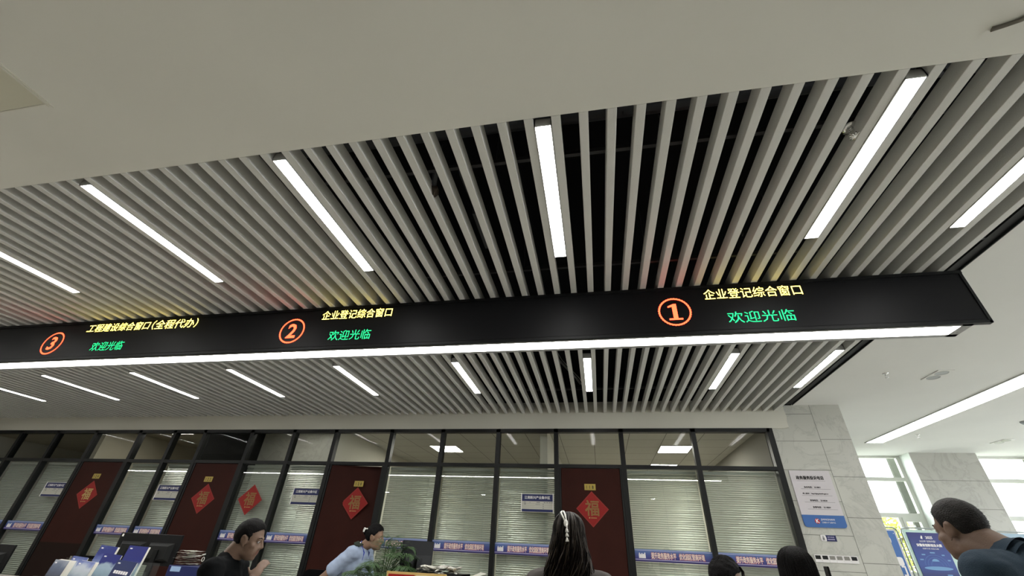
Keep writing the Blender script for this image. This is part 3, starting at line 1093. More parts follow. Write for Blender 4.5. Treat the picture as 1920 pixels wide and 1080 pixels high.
# complaint board on the marble
y = D - .015
e = tag(empty('information_board', (2.97, y, 2.3)), 'pale lilac hotline board with blue foot on the marble wall', 'sign board')
obj('panel', boxm(2.696, 3.205, y, y + .013, 2.107, 2.66), M['lilac_board'], e)
bm = bmesh.new()
prism(bm, rounded(2.696, 3.205, 1.962, 2.107, .04, 6, (1, 1, 0, 0)), y - .003, y + .013)
obj('blue_foot', bm, M['blue_board'], e)
obj('title_lettering', text_bm('政务服务投诉电话', 2.765, 2.545, y - .002, height=.046, width=.345, fat=.0016), M['ink'], e)
bm = bmesh.new()
for t, x, z, w in (('投诉电话： 2218051', 2.83, 2.436, .205), ('网上投诉： http://zjjng.ahzwfw.gov.cn', 2.79, 2.355, .315),
                   ('咨询电话： 2218028', 2.855, 2.272, .21), ('监督电话： 2218004', 2.865, 2.190, .215)):
    text_bm(t, x, z, y - .002, width=w, height=.023, fat=.0006, bm=bm)
obj('line_lettering', bm, M['ink'], e)
bm = bmesh.new()
for x0, x1, z in ((2.765, 3.12, 2.528), (2.785, 3.155, 2.425), (2.775, 3.15, 2.343), (2.785, 3.155, 2.262), (2.795, 3.16, 2.176)):
    box(bm, x0, x1, y - .001, y, z - .0015, z + .0015)
obj('rule_print', bm, M['rule'], e)
bm = bmesh.new()
prism(bm, [(2.865 + .031 * math.cos(t * PI / 12), 2.035 + .031 * math.sin(t * PI / 12)) for t in range(24)], y - .0045, y - .003)
obj('logo_disc', bm, M['logo_red'], e)
bm = text_bm('K', 2.868, 2.013, y - .006, height=.046, align='CENTER', bold=.03)
text_bm('JIANGNAN', 2.912, 2.040, y - .0045, height=.027, width=.165, bold=.012, bm=bm)
text_bm('江南新兴产业集中区', 2.914, 2.011, y - .0045, height=.020, width=.165, bm=bm)
obj('logo_lettering', bm, M['white_print'], e)

e = tag(empty('wall_plaque', (2.94, y, 1.84)), 'tiny navy plaque with a round white emblem above the switches', 'plaque')
bm = bmesh.new()
prism(bm, rounded(2.848, 3.03, 1.806, 1.877, .012, 4), y + .006, y + .014)
obj('plate', bm, M['white_print'], e)
bm = bmesh.new()
pts = [(2.902 + .012 * math.cos(t), 1.8415 + .035 * math.sin(t)) for t in [PI / 2 - k * PI / 10 for k in range(11)]][::-1]
prism(bm, [(2.902, 1.807)] + [(3.029, 1.807), (3.029, 1.876), (2.902, 1.876)] + pts[::-1][1:-1], y + .004, y + .006)
obj('navy_field', bm, M['navy'], e)
bm = bmesh.new()
prism(bm, [(2.866, 1.815), (2.874, 1.815), (2.878, 1.836), (2.882, 1.815), (2.890, 1.815), (2.888, 1.850), (2.868, 1.850)], y + .003, y + .0055)
prism(bm, [(2.878 + .007 * math.cos(t * PI / 6), 1.861 + .007 * math.sin(t * PI / 6)) for t in range(12)], y + .003, y + .0055)
obj('emblem', bm, M['rule'], e)
bm = text_bm('请勿吸烟', 2.925, 1.845, y + .0025, height=.018, width=.08)
for k in range(6):
    box(bm, 2.925 + k * .014, 2.935 + k * .014, y + .0025, y + .0035, 1.823, 1.834)
obj('plaque_lettering', bm, M['band_line'], e)

sw_names = ['leftmost switch plate, dark rocker, in the row of six on the marble', 'second switch plate from the left on the marble, dark rocker',
            'third switch plate from the left on the marble, pale rocker', 'fourth switch plate from the left on the marble, pale rocker',
            'fifth switch plate from the left on the marble, pale rocker', 'rightmost switch plate on the marble, dark rocker']
for k in range(6):
    x0 = 2.703 + k * .083
    e = tag(empty('light_switch', (x0 + .041, D - .004, 1.613)), sw_names[k], 'switch', 'row of six switches')
    bm = boxm(x0, x0 + .0825, D - .010, D, 1.571, 1.653)
    bevel(bm, .002, 1)
    obj('plate', bm, M['white_print'], e)
    bm = boxm(x0 + .010, x0 + .0725, D - .014, D - .010, 1.605, 1.646)
    bevel(bm, .002, 1)
    obj('rocker', bm, M['plastic_dark'] if k in (0, 1, 5) else mat('rocker_grey', (0.22, 0.21, 0.19), .5), e)

# ================================================================== POSTER STANDS BY THE WINDOWS
def poster_stand(x0, x1, ztop, y, lab):
    e = tag(empty('poster_stand', ((x0 + x1) / 2, y, 0)), lab, 'poster stand', 'poster stands before the windows')
    bm = bmesh.new()
    r = .07
    pts = [(x0, y, .0)]
    for k in range(7):
        a = PI - k / 6 * PI / 2
        pts.append((x0 + r + r * math.cos(a), y, ztop - r + r * math.sin(a)))
    for k in range(7):
        a = PI / 2 - k / 6 * PI / 2
        pts.append((x1 - r + r * math.cos(a), y, ztop - r + r * math.sin(a)))
    pts.append((x1, y, 0))
    tube(bm, pts, .011, 10)
    for x in (x0, x1):
        tube(bm, [(x, y - .22, .014), (x, y + .22, .014)], .014, 8)
    tube(bm, [(x0, y, 1.0), (x1, y, 1.0)], .009, 8)
    obj('tube_frame', bm, M['steel'], e, smooth=True)
    return e


PY = 9.2
st = poster_stand(5.035, 5.86, 2.150, PY, 'steel tube stand holding the navy competition poster')
obj('backing_board', boxm(5.06, 5.835, PY + .012, PY + .02, 1.02, 2.125), M['mint'], st)
e = tag(empty('poster', (5.36, PY - .004, 1.18)), 'navy competition poster with pale lettering and a glowing dome', 'poster')
bm = boxm(5.10, 5.615, PY - .002, PY + .011, 1.18, 2.084)
obj('sheet', bm, M['poster'], e)
bm = text_bm('2025', 5.40, 1.995, PY - .005, height=.040, align='CENTER', bold=.03)
prism(bm, [(5.275, 2.0), (5.30, 1.99), (5.31, 2.03), (5.30, 2.045), (5.285, 2.025)], PY - .005, PY - .003)
text_bm('2025年“创响中国”', 5.36, 1.945, PY - .005, height=.030, width=.24, align='CENTER', bm=bm)
text_bm('安徽省创新创业大赛', 5.36, 1.885, PY - .005, height=.040, width=.36, align='CENTER', fat=.0016, bm=bm)
text_bm('创新引领 创业江南', 5.36, 1.845, PY - .005, height=.022, width=.23, align='CENTER', bm=bm)
obj('title_lettering', bm, M['white_print'], e)
bm = bmesh.new()
prism(bm, [(5.36 + .20 * math.cos(t * PI / 16), 1.585 + .026 * math.sin(t * PI / 16)) for t in range(32)], PY - .004, PY - .002)
prism(bm, [(5.36 + .05 * math.cos(t * PI / 12), 1.68 + .035 * math.sin(t * PI / 12)) for t in range(13)], PY - .004, PY - .002)
for x, z, w in ((5.36, 1.80, .07), (5.22, 1.77, .05), (5.50, 1.77, .04), (5.17, 1.70, .05), (5.555, 1.70, .04), (5.48, 1.50, .07), (5.25, 1.47, .10), (5.36, 1.42, .12), (5.5, 1.42, .06)):
    box(bm, x - w / 2, x + w / 2, PY - .004, PY - .002, z - .008, z + .008)
obj('glow_print', bm, M['poster_glow'], e)
bm = bmesh.new()
for r in (.085, .13, .17):
    n = 28
    a = [bm.verts.new((5.36 + r * math.cos(PI * k / n), PY - .003, 1.62 + r * .9 * math.sin(PI * k / n))) for k in range(n + 1)]
    b = [bm.verts.new((5.36 + (r - .008) * math.cos(PI * k / n), PY - .003, 1.62 + (r - .008) * .9 * math.sin(PI * k / n))) for k in range(n + 1)]
    for k in range(n):
        bm.faces.new((a[k], b[k], b[k + 1], a[k + 1]))
obj('dome_print', bm, M['poster_ring'], e)

st2 = poster_stand(4.15, 4.985, 2.150, PY + .02, 'steel tube stand half hidden behind the marble corner')
obj('backing_board', boxm(4.18, 4.965, PY + .032, PY + .04, 1.02, 2.125), M['white_print'], st2)
e = tag(empty('display_board', (4.6, PY + .01, 1.2)), 'bright blue display board at the marble corner', 'display board')
obj('sheet', boxm(4.25, 4.93, PY + .015, PY + .031, 1.10, 2.10), M['blue_board'], e)
bm = bmesh.new()
prism(bm, rounded(4.30, 4.90, 1.60, 1.72, .03), PY + .011, PY + .015)
box(bm, 4.84, 4.90, PY + .012, PY + .015, 1.20, 1.60)
prism(bm, [(4.81 + .025 * math.cos(t * PI / 8), 1.96 + .05 * math.sin(t * PI / 8)) for t in range(16)], PY + .012, PY + .015)
prism(bm, [(4.91 + .006 * math.cos(t * PI / 8), 2.06 + .006 * math.sin(t * PI / 8)) for t in range(16)], PY + .012, PY + .015)
obj('white_print', bm, M['white_print'], e)
obj('blue_tab', boxm(4.80, 4.875, PY + .009, PY + .013, 1.48, 1.575), M['blue_board'], e)

st3 = poster_stand(6.40, 7.35, 2.14, PY + .02, 'steel tube stand right of the man in the blue-grey jacket')
obj('backing_board', boxm(6.42, 7.33, PY + .032, PY + .04, 1.02, 2.12), M['white_print'], st3)
e = tag(empty('display_board', (6.85, PY + .01, 1.2)), 'pale blue and white display board behind the man at the right', 'display board')
obj('sheet', boxm(6.43, 7.32, PY + .015, PY + .031, 1.10, 2.118), ramp_mat('pale_board_print', [(0, (.62, .60, .60)), (.55, (.58, .62, .66)), (.8, (.38, .50, .60)), (1, (.30, .42, .52))], 'Z', 0, .92), e)
bm = bmesh.new()
for k in range(7):
    box(bm, 6.64 + k * .045, 6.675 + k * .045, PY + .012, PY + .015, 1.93, 1.965)
for k in range(10):
    box(bm, 6.64 + k * .03, 6.662 + k * .03, PY + .012, PY + .015, 1.885, 1.91)
for k in range(4):
    box(bm, 6.63, 6.95 - .05 * (k % 2), PY + .012, PY + .015, 1.74 - k * .06, 1.765 - k * .06)
obj('text_print', bm, mat('board_grey_text', (0.16, 0.22, 0.28), .6), e)

# trees outside
def tree(x, y, h, lab, seed):
    rnd = random.Random(seed)
    e = tag(empty('tree', (x, y, -.12)), lab, 'tree', 'trees outside the windows')
    bm = bmesh.new()
    tube(bm, [(x, y, -.12), (x + .05, y, h * .45), (x - .05, y + .1, h * .8)], [.12, .09, .03], 8)
    for k in range(6):
        a = rnd.uniform(0, 6.28)
        tube(bm, [(x, y, h * .45 + k * .15), (x + .8 * math.cos(a), y + .8 * math.sin(a), h * .62 + k * .15)], [.04, .012], 6)
    obj('trunk', bm, M['bark'], e)
    bm = bmesh.new()
    for k in range(1400):
        d = Vector((rnd.gauss(0, 1), rnd.gauss(0, 1), rnd.gauss(0, 1))).normalized() * rnd.uniform(.5, 1)
        c = Vector((x, y, h * .72)) + Vector((d.x * .8, d.y * .8, d.z * h * .27))
        u = Vector((rnd.gauss(0, 1), rnd.gauss(0, 1), rnd.gauss(0, 1))).normalized()
        w = u.cross(Vector((rnd.gauss(0, 1), rnd.gauss(0, 1), rnd.gauss(0, 1)))).normalized()
        s = rnd.uniform(.05, .10)
        bm.faces.new([bm.verts.new(c + u * s), bm.verts.new(c + w * s * .45), bm.verts.new(c - u * s), bm.verts.new(c - w * s * .45)])
    obj('crown', bm, M['leaf_out'], e)


tree(8.2, 15.5, 3.0, 'sunlit yellow-green tree outside the first window', 3)
tree(10.6, 17.0, 2.7, 'low yellow-green tree outside the first window beside the fin', 4)
tree(12.9, 15.8, 3.4, 'yellow-green tree outside the window right of the marble pier', 5)

# ================================================================== COUNTER AND THINGS ON IT
e = tag(empty('service_counter', (-6, 4.1, 0)), 'long service counter below the hanging sign', 'counter')
obj('body', boxm(-13, 1.9, 3.82, 4.40, 0, 1.02), M['counter'], e)
bm = boxm(-13.05, 1.95, 3.76, 4.46, 1.02, 1.07)
bevel(bm, .008, 2)
obj('worktop', bm, M['counter_top'], e)
e = tag(empty('staff_desk', (-6, 4.8, 0)), 'lower staff desk running behind the service counter', 'desk')
obj('desk_top', boxm(-13, 1.9, 4.47, 4.86, .92, .96), M['counter_top'], e)
bm = bmesh.new()
for x in range(-13, 2, 2):
    box(bm, x, x + .04, 4.5, 4.84, 0, .92)
obj('side_panel', bm, M['counter'], e)


def monitor(cx, cz, y, w, h, rz, lab, base=.96, style=0):
    """screen seen from its back"""
    e = tag(empty('monitor', (cx, y, base), rz), lab, 'monitor', 'computer monitors on the staff desk')
    dz = cz - base
    bm = boxm(-w / 2, w / 2, 0, .022, dz - h / 2, dz + h / 2)
    bevel(bm, .004, 2)
    obj('screen', bm, M['plastic_black'], e, local=True)
    bm = bmesh.new()
    if style == 0:
        v = [bm.verts.new(p) for p in ((-w * .36, 0, dz - h * .36), (w * .36, 0, dz - h * .36), (w * .36, 0, dz + h * .22), (-w * .36, 0, dz + h * .22),
                                       (-w * .27, -.035, dz - h * .28), (w * .27, -.035, dz - h * .28), (w * .27, -.035, dz + h * .12), (-w * .27, -.035, dz + h * .12))]
        for f in ((4, 5, 6, 7), (0, 1, 5, 4), (1, 2, 6, 5), (2, 3, 7, 6), (3, 0, 4, 7), (0, 3, 2, 1)):
            bm.faces.new([v[i] for i in f])
    else:
        box(bm, -w * .42, w * .42, -.012, 0, dz - h * .42, dz + h * .08)
    obj('back_shell', bm, M['plastic_dark'], e, local=True)
    bm = bmesh.new()
    prism(bm, [(-.035, .015), (.035, .015), (.028, dz), (-.028, dz)], -.05, -.034)
    tube(bm, [(0, -.06, .0), (0, -.06, .015)], [.12, .115], 24)
    obj('stand', bm, M['plastic_black'], e, local=True)
    return e


mo = monitor(-5.19, 1.375, 4.66, .46, .285, math.radians(2), 'black monitor seen from behind at the left, behind the brochures')
bm = bmesh.new()
box(bm, -.205, -.185, -.003, 0, .520, .545)
obj('sticker', bm, M['paper'], mo, local=True)
monitor(-4.775, 1.372, 4.62, .46, .29, math.radians(-2), 'black monitor overlapping the first one, left of the paper stack')
monitor(-1.85, 1.42, 4.80, .36, .30, math.radians(52), 'black monitor turned aside right of the potted palm', style=1)
monitor(-7.02, 1.20, 4.62, .46, .28, 0, 'black monitor at the left edge of the photo')


def office_chair(x, y, rz, seat, top, lab):
    e = tag(empty('office_chair', (x, y, 0), rz), lab, 'chair', 'black office chairs behind the counter')
    bm = boxm(-.24, .24, -.24, .24, seat - .04, seat + .04)
    bevel(bm, .03, 3)
    obj('seat', bm, M['cloth_black'], e, smooth=True, local=True)
    bm = bmesh.new()
    prism(bm, rounded(-.22, .22, seat + .12, top, .07), -.28, -.22)
    bevel(bm, .012, 2)
    obj('backrest', bm, M['cloth_black'], e, local=True)
    bm = bmesh.new()
    tube(bm, [(0, -.25, seat + .2), (0, -.27, seat - .02), (0, -.1, seat - .05)], .022, 8)
    tube(bm, [(0, 0, .1), (0, 0, seat - .04)], .03, 10)
    obj('post', bm, M['plastic_black'], e, local=True)
    for k in range(5):
        a = 2 * PI * k / 5
        bm = bmesh.new()
        tube(bm, [(0, 0, .11), (.27 * math.cos(a), .27 * math.sin(a), .075)], [.025, .016], 8)
        tube(bm, [(.27 * math.cos(a), .27 * math.sin(a) - .02, .03), (.27 * math.cos(a), .27 * math.sin(a) + .02, .03)], .03, 10)
        obj('leg', bm, M['plastic_black'], e, local=True)


office_chair(-6.78, 5.3, PI, .60, 1.235, 'black office chair beside the monitor at the left edge')
office_chair(-3.40, 5.35, PI * .97, .58, 1.235, 'black office chair between the man in black and the uniformed woman')

# paper stack right of the monitors
def crumpled_stack(x0, x1, y0, y1, z0, n, lab, m, amp=.010, dz=.012):
    e = tag(empty('paper_stack', ((x0 + x1) / 2, (y0 + y1) / 2, z0)), lab, 'papers')
    rnd = random.Random(int(x0 * 100))
    for k in range(n):
        bm = bmesh.new()
        nx, ny = 8, 5
        ox, oy = rnd.uniform(-.02, .02), rnd.uniform(-.02, .02)
        rt = rnd.uniform(-.15, .15)
        g = []
        for i in range(nx + 1):
            row = []
            for j in range(ny + 1):
                u, v = i / nx - .5, j / ny - .5
                x = (u * math.cos(rt) - v * math.sin(rt)) * (x1 - x0)
                y = (u * math.sin(rt) * .5 + v) * (y1 - y0)
                z = k * dz + amp * noise.noise(Vector((u * 4 + k * .35, v * 4, x0))) + amp * .8 * abs(u) * math.sin(k)
                row.append(bm.verts.new(((x0 + x1) / 2 + x + ox, (y0 + y1) / 2 + y + oy, z0 + .012 + z)))
            g.append(row)
        for i in range(nx):
            for j in range(ny):
                bm.faces.new((g[i][j], g[i + 1][j], g[i + 1][j + 1], g[i][j + 1]))
        bmesh.ops.solidify(bm, geom=bm.faces[:], thickness=.0165 if dz > .014 else .011)
        obj('sheet', bm, m if k % 3 else M['paper'], e, smooth=True)


bx = tag(empty('storage_box', (-4.36, 4.72, .96)), 'dark blue box holding up the paper stack right of the monitors', 'box')
bm = boxm(-4.56, -4.16, 4.60, 4.86, .96, 1.245)
bevel(bm, .006, 2)
obj('body', bm, M['navy'], bx)
obj('label_panel', boxm(-4.52, -4.40, 4.597, 4.60, 1.19, 1.235), M['band_light'], bx)
crumpled_stack(-4.56, -4.39, 4.62, 4.82, 1.247, 8, 'rumpled pile of white papers right of the black monitors', M['paper'], .009, .0165)

# brochure rack
e = tag(empty('brochure_rack', (-4.85, 4.12, 1.07)), 'clear tiered rack full of brochures on the counter', 'rack')
bm = bmesh.new()
for k, (yy, zz) in enumerate(((3.98, 1.075), (4.09, 1.15), (4.20, 1.22))):
    box(bm, -5.40, -4.25, yy - .02, yy - .016, 1.077, zz + .055)
obj('tiers', bm, M['win_glass'], e)
obj('base_plate', boxm(-5.42, -4.23, 3.96, 4.28, 1.070, 1.076), M['acrylic'], e)


def brochure_print(name, stops):
    m = ramp_mat(name, stops, 'Z', 0, .25)
    N, L = nodes_of(m)
    n = N.new('ShaderNodeTexNoise')
    n.inputs['Scale'].default_value = 9
    n.inputs['Detail'].default_value = 6
    tc = [q for q in N if q.type == 'TEX_COORD'][0]
    L.new(tc.outputs['Object'], n.inputs['Vector'])
    mr = [q for q in N if q.type == 'MAP_RANGE'][0]
    ad = N.new('ShaderNodeMath')
    ad.operation = 'MULTIPLY_ADD'
    ad.inputs[1].default_value = .5
    L.new(n.outputs['Fac'], ad.inputs[0])
    L.new(mr.outputs[0], ad.inputs[2])
    sb = N.new('ShaderNodeMath')
    sb.operation = 'SUBTRACT'
    sb.inputs[1].default_value = .25
    L.new(ad.outputs[0], sb.inputs[0])
    rp = [q for q in N if q.type == 'VALTORGB'][0]
    L.new(sb.outputs[0], rp.inputs['Fac'])
    return m


B1 = brochure_print('brochure_snow_blue', [(0, (.05, .09, .22)), (.34, (.40, .45, .50)), (.52, (.46, .50, .56)), (.66, (.16, .20, .42)), (1, (.02, .03, .17))])
B2 = brochure_print('brochure_blue_haze', [(0, (.08, .12, .22)), (.30, (.24, .32, .40)), (.60, (.30, .38, .46)), (.70, (.015, .022, .16)), (1, (.015, .02, .15))])
B3 = brochure_print('brochure_navy', [(0, (.02, .025, .08)), (.6, (.02, .03, .10)), (1, (.015, .025, .10))])
B4 = brochure_print('brochure_grey', [(0, (.03, .03, .04)), (.5, (.10, .12, .18)), (.75, (.32, .35, .40)), (1, (.45, .45, .44))])


def brochure(cx, y, ztop, w, h, tilt, rz, m, lab, leaves=1, title=False):
    e = tag(empty('brochure', (cx, y, ztop - h)), lab, 'brochure', 'brochures in the counter rack')
    e.rotation_euler = (-tilt, rz, 0)
    bm = boxm(-w / 2, w / 2, 0, .004, 0, h)
    obj('cover', bm, m, e, local=True)
    bm = bmesh.new()
    for k in range(leaves):
        box(bm, -w / 2 + .003 + .006 * k, w / 2 + .004 + .012 * k, .005 + .005 * k, .0065 + .005 * k, .0, h - .004 + .003 * k)
    obj('pages', bm, M['paper'], e, local=True)
    bm = bmesh.new()
    if title:
        for k in range(6):
            box(bm, -w * .36 + k * .028, -w * .36 + .022 + k * .028, -.0012, 0, h - .105, h - .08)
    box(bm, -w * .40, -w * .28, -.0012, 0, h - .03, h - .02)
    obj('cover_print', bm, M['white_print'], e, local=True)


brochure(-5.035, 4.215, 1.393, .215, 0.311, .10, .06, B1, 'blue brochure with a white mountain, back row left of the rack', 2)
brochure(-4.665, 4.215, 1.405, .235, 0.323, .10, .03, B2, 'pale brochure with a deep blue block, back row right of the rack', 2)
brochure(-5.17, 4.10, 1.293, .19, 0.211, .12, .05, B1, 'dark blue brochure half hidden between back and front rows', 1)
brochure(-4.81, 4.105, 1.330, .22, 0.248, .12, .05, B2, 'hazy light blue brochure in the middle of the rack', 1)
brochure(-5.225, 3.99, 1.262, .17, 0.180, .14, .04, B4, 'grey brochure at the left front with fanned white pages', 5)
brochure(-4.93, 3.99, 1.266, .20, 0.184, .14, .05, B1, 'blue and white brochure in the middle of the front row', 3)
brochure(-4.47, 3.985, 1.288, .23, 0.206, .14, .07, B3, 'navy booklet with pale title at the right front of the rack', 1, True)

# papers and red sign near the palm
e = tag(empty('desk_sign', (-1.62, 4.22, 1.07)), 'gold edged red and cream desk sign at the bottom edge', 'desk sign')
bm = boxm(-1.885, -1.335, 4.20, 4.222, 1.07, 1.323)
obj('gold_frame', bm, M['pale_gold'], e)
obj('red_panel', boxm(-1.865, -1.62, 4.196, 4.20, 1.09, 1.305), M['red_paper'], e)
obj('cream_panel', boxm(-1.605, -1.352, 4.196, 4.20, 1.09, 1.305), M['paper2'], e)
e = tag(empty('document_tray', (-1.55, 4.62, .96)), 'dark document tray with papers on top, right of the aside monitor', 'tray')
bm = bmesh.new()
for z in (.965, 1.13, 1.30):
    box(bm, -1.76, -1.28, 4.50, 4.80, z, z + .012)
for x in (-1.76, -1.292):
    box(bm, x, x + .012, 4.50, 4.80, .96, 1.312)
obj('shelves', bm, M['plastic_dark'], e)
crumpled_stack(-1.74, -1.47, 4.53, 4.77, 1.313, 5, 'crumpled white papers on the dark tray', M['paper'], .03, .010)
crumpled_stack(-1.46, -1.34, 4.55, 4.75, 1.313, 4, 'small heap of beige paper beside the crumpled white papers', M['paper2'], .02, .012)
bm = bmesh.new()
v = [bm.verts.new(p) for p in ((-1.26, 4.75, 1.295), (-1.18, 4.70, 1.30), (-1.10, 4.76, 1.325), (-1.18, 4.82, 1.33))]
bm.faces.new(v)
bmesh.ops.solidify(bm, geom=bm.faces[:], thickness=.003)
box(bm, -1.19, -1.17, 4.74, 4.78, .96, 1.305)
tag(obj('card_holder', bm, M['paper']), 'small tilted white card right of the crumpled papers', 'card')

# keys on door 122
e = tag(empty('key_bunch', (-6.27, D - .07, 1.16)), 'bunch of keys hanging at the lock of door 122', 'keys')
bm = bmesh.new()
kx, ky = -6.35, D - .055
tube(bm, [(kx - .10, ky, 1.243), (kx + .02, ky, 1.262)], .008, 8)
tube(bm, [(kx + .03, ky, 1.27), (kx + .07, ky + .03, 1.285)], .012, 8)
obj('key', bm, M['clip_white'], e)
bm = bmesh.new()
tube(bm, [(kx + .075 + .022 * math.cos(t * PI / 8), ky, 1.215 + .03 * math.sin(t * PI / 8)) for t in range(17)], .006, 6)
obj('key_ring', bm, M['clip_white'], e)


# ------------------------------------------------------------------ potted palm
def palm(x, y, base, lab):
    rnd = random.Random(11)
    e = tag(empty('potted_palm', (x, y, base)), lab, 'potted plant')
    bm = bmesh.new()
    prof = [(.08, 0), (.105, .14), (.11, .17), (.10, .17), (.095, .14)]
    n = 28
    rings = [[bm.verts.new((x + r * math.cos(2 * PI * k / n), y + r * math.sin(2 * PI * k / n), base + z)) for k in range(n)] for r, z in prof]
    bm.faces.new(rings[0][::-1])
    for a, b in zip(rings, rings[1:]):
        for k in range(n):
            bm.faces.new((a[k], a[(k + 1) % n], b[(k + 1) % n], b[k]))
    obj('pot', bm, M['pot'], e, smooth=True)
    bm = bmesh.new()
    disc(bm, x, y, base + .145, .096)
    obj('soil', bm, M['soil'], e)
    fr = []
    #  azimuth (deg, 0 = +x), rise, reach
    for az, rise, reach in ((-8, .36, .30), (20, .42, .26), (60, .46, .16), (95, .50, .10), (140, .44, .20), (170, .30, .36), (190, .20, .40), (215, .30, .34),
                            (250, .40, .22), (285, .46, .14), (310, .36, .26), (335, .26, .34), (355, .22, .36), (120, .36, .26), (75, .36, .24), (40, .24, .32),
                            (200, .36, .22), (265, .28, .26), (300, .20, .30), (10, .30, .22), (330, .42, .14)):
        a = math.radians(az + rnd.uniform(-6, 6))
        d = Vector((math.cos(a), math.sin(a), 0))
        p0 = Vector((x, y, base + .14)) + d * .03
        p1 = p0 + Vector((0, 0, rise * .8)) + d * reach * .3
        rise, reach = rise * (1.12 if not 110 < az < 262 else .72), reach * .74
        p1 = p0 + Vector((0, 0, rise * .8)) + d * reach * .3
        p2 = p0 + Vector((0, 0, rise)) + d * reach
        p3 = p2 + d * reach * .35 - Vector((0, 0, rise * .22))
        P = []
        for k in range(15):
            t = k / 14
            P.append((1 - t) ** 3 * p0 + 3 * t * (1 - t) ** 2 * p1 + 3 * t * t * (1 - t) * p2 + t ** 3 * p3)
        bm = bmesh.new()
        tube(bm, P, [.005 - .0032 * k / 14 for k in range(15)], 6, mi=1)
        side = d.cross(Vector((0, 0, 1)))
        for k in range(4, 30):
            t = k / 29
            q = P[min(13, int(t * 14))].lerp(P[min(14, int(t * 14) + 1)], t * 14 % 1)
            tan = (P[min(14, int(t * 14) + 1)] - P[max(0, int(t * 14) - 1)]).normalized()
            ln = .17 * math.sin(PI * min(1, .15 + t * .9)) ** .7 * rnd.uniform(.85, 1.1) + .03
            for s in (-1, 1):
                dirv = (side * s * .85 + tan * .62 + Vector((0, 0, rnd.uniform(-.25, .10)))).normalized()
                droop = Vector((0, 0, -.32 * ln))
                wv = dirv.cross(Vector((0, 0, 1)))
                wv = (wv.normalized() if wv.length > .1 else side) * .0062
                a0 = bm.verts.new(q)
                m1, m2 = q + dirv * ln * .45 + droop * .2, q + dirv * ln + droop
                b0, b1 = bm.verts.new(m1 + wv), bm.verts.new(m1 - wv)
                up = bm.verts.new(m1 + Vector((0, 0, .0025)))
                c0 = bm.verts.new(m2)
                bm.faces.new((a0, b0, up))
                bm.faces.new((a0, up, b1))
                bm.faces.new((b0, c0, up))
                bm.faces.new((up, c0, b1))
        obj('frond', bm, [M['leaf'], M['stem']], e)
    return e


palm(-2.12, 4.62, .965, 'green feathery potted palm in front of the uniformed woman')


# ================================================================== PEOPLE
def rx(p, a, pivot):
    """lean: turn p about the x axis through pivot so that +z goes towards +y"""
    v = Vector(p) - Vector(pivot)
    c, s = math.cos(a), math.sin(a)
    return Vector((v.x, v.y * c + v.z * s, -v.y * s + v.z * c)) + Vector(pivot)


def remesh(name, bm, mats, parent, voxel, smooth_it=5, factor=.5, wrinkle=0.0, wscale=9.0):
    o = obj(name, bm, mats, parent, local=True)
    md = o.modifiers.new('r', 'REMESH')
    md.mode = 'VOXEL'
    md.voxel_size = voxel
    sm = o.modifiers.new('s', 'SMOOTH')
    sm.iterations = smooth_it
    sm.factor = factor
    evaluated(o)
    me = o.data
    if not len(me.materials):
        for m in mats:
            me.materials.append(m)
    if wrinkle:
        ns = [v.normal.copy() for v in me.vertices]
        for v, n in zip(me.vertices, ns):
            v.co += n * wrinkle * (noise.noise(Vector((v.co.x * wscale, v.co.y * wscale, v.co.z * wscale * 1.6)))
                                   + .5 * noise.noise(v.co * wscale * 2.3))
    for p in me.polygons:
        p.use_smooth = True
    return o


def finger(bm, base, d, nrm, ln, r, curl):
    p = Vector(base)
    ax = d.cross(nrm).normalized()
    for k in range(3):
        q = Matrix.Rotation(-curl * (k + .6), 3, ax) @ d
        p2 = p + q * ln * (.46, .30, .24)[k]
        capsule(bm, p, p2, r * (1, .92, .84)[k], r * (.92, .84, .72)[k], 8)
        p = p2


def hand(bm, wrist, d, nrm, side, s=1.0, curl=.35):
    """d along the hand, nrm out of the back of the hand, side = direction of the thumb"""
    d, nrm, side = d.normalized(), nrm.normalized(), side.normalized()
    c = wrist + d * .05 * s
    rot = Matrix((side, d, nrm)).transposed()
    ell(bm, c, (.040 * s, .052 * s, .016 * s), rot, 2)
    for k, (o, l) in enumerate(((.028, .072), (.010, .080), (-.009, .075), (-.027, .060))):
        finger(bm, wrist + d * .092 * s + side * o * s, d, nrm, l * s, .0085 * s, curl)
    finger(bm, wrist + d * .03 * s + side * .034 * s, (d * .6 + side * .75).normalized(), nrm, .062 * s, .010 * s, curl * .5)


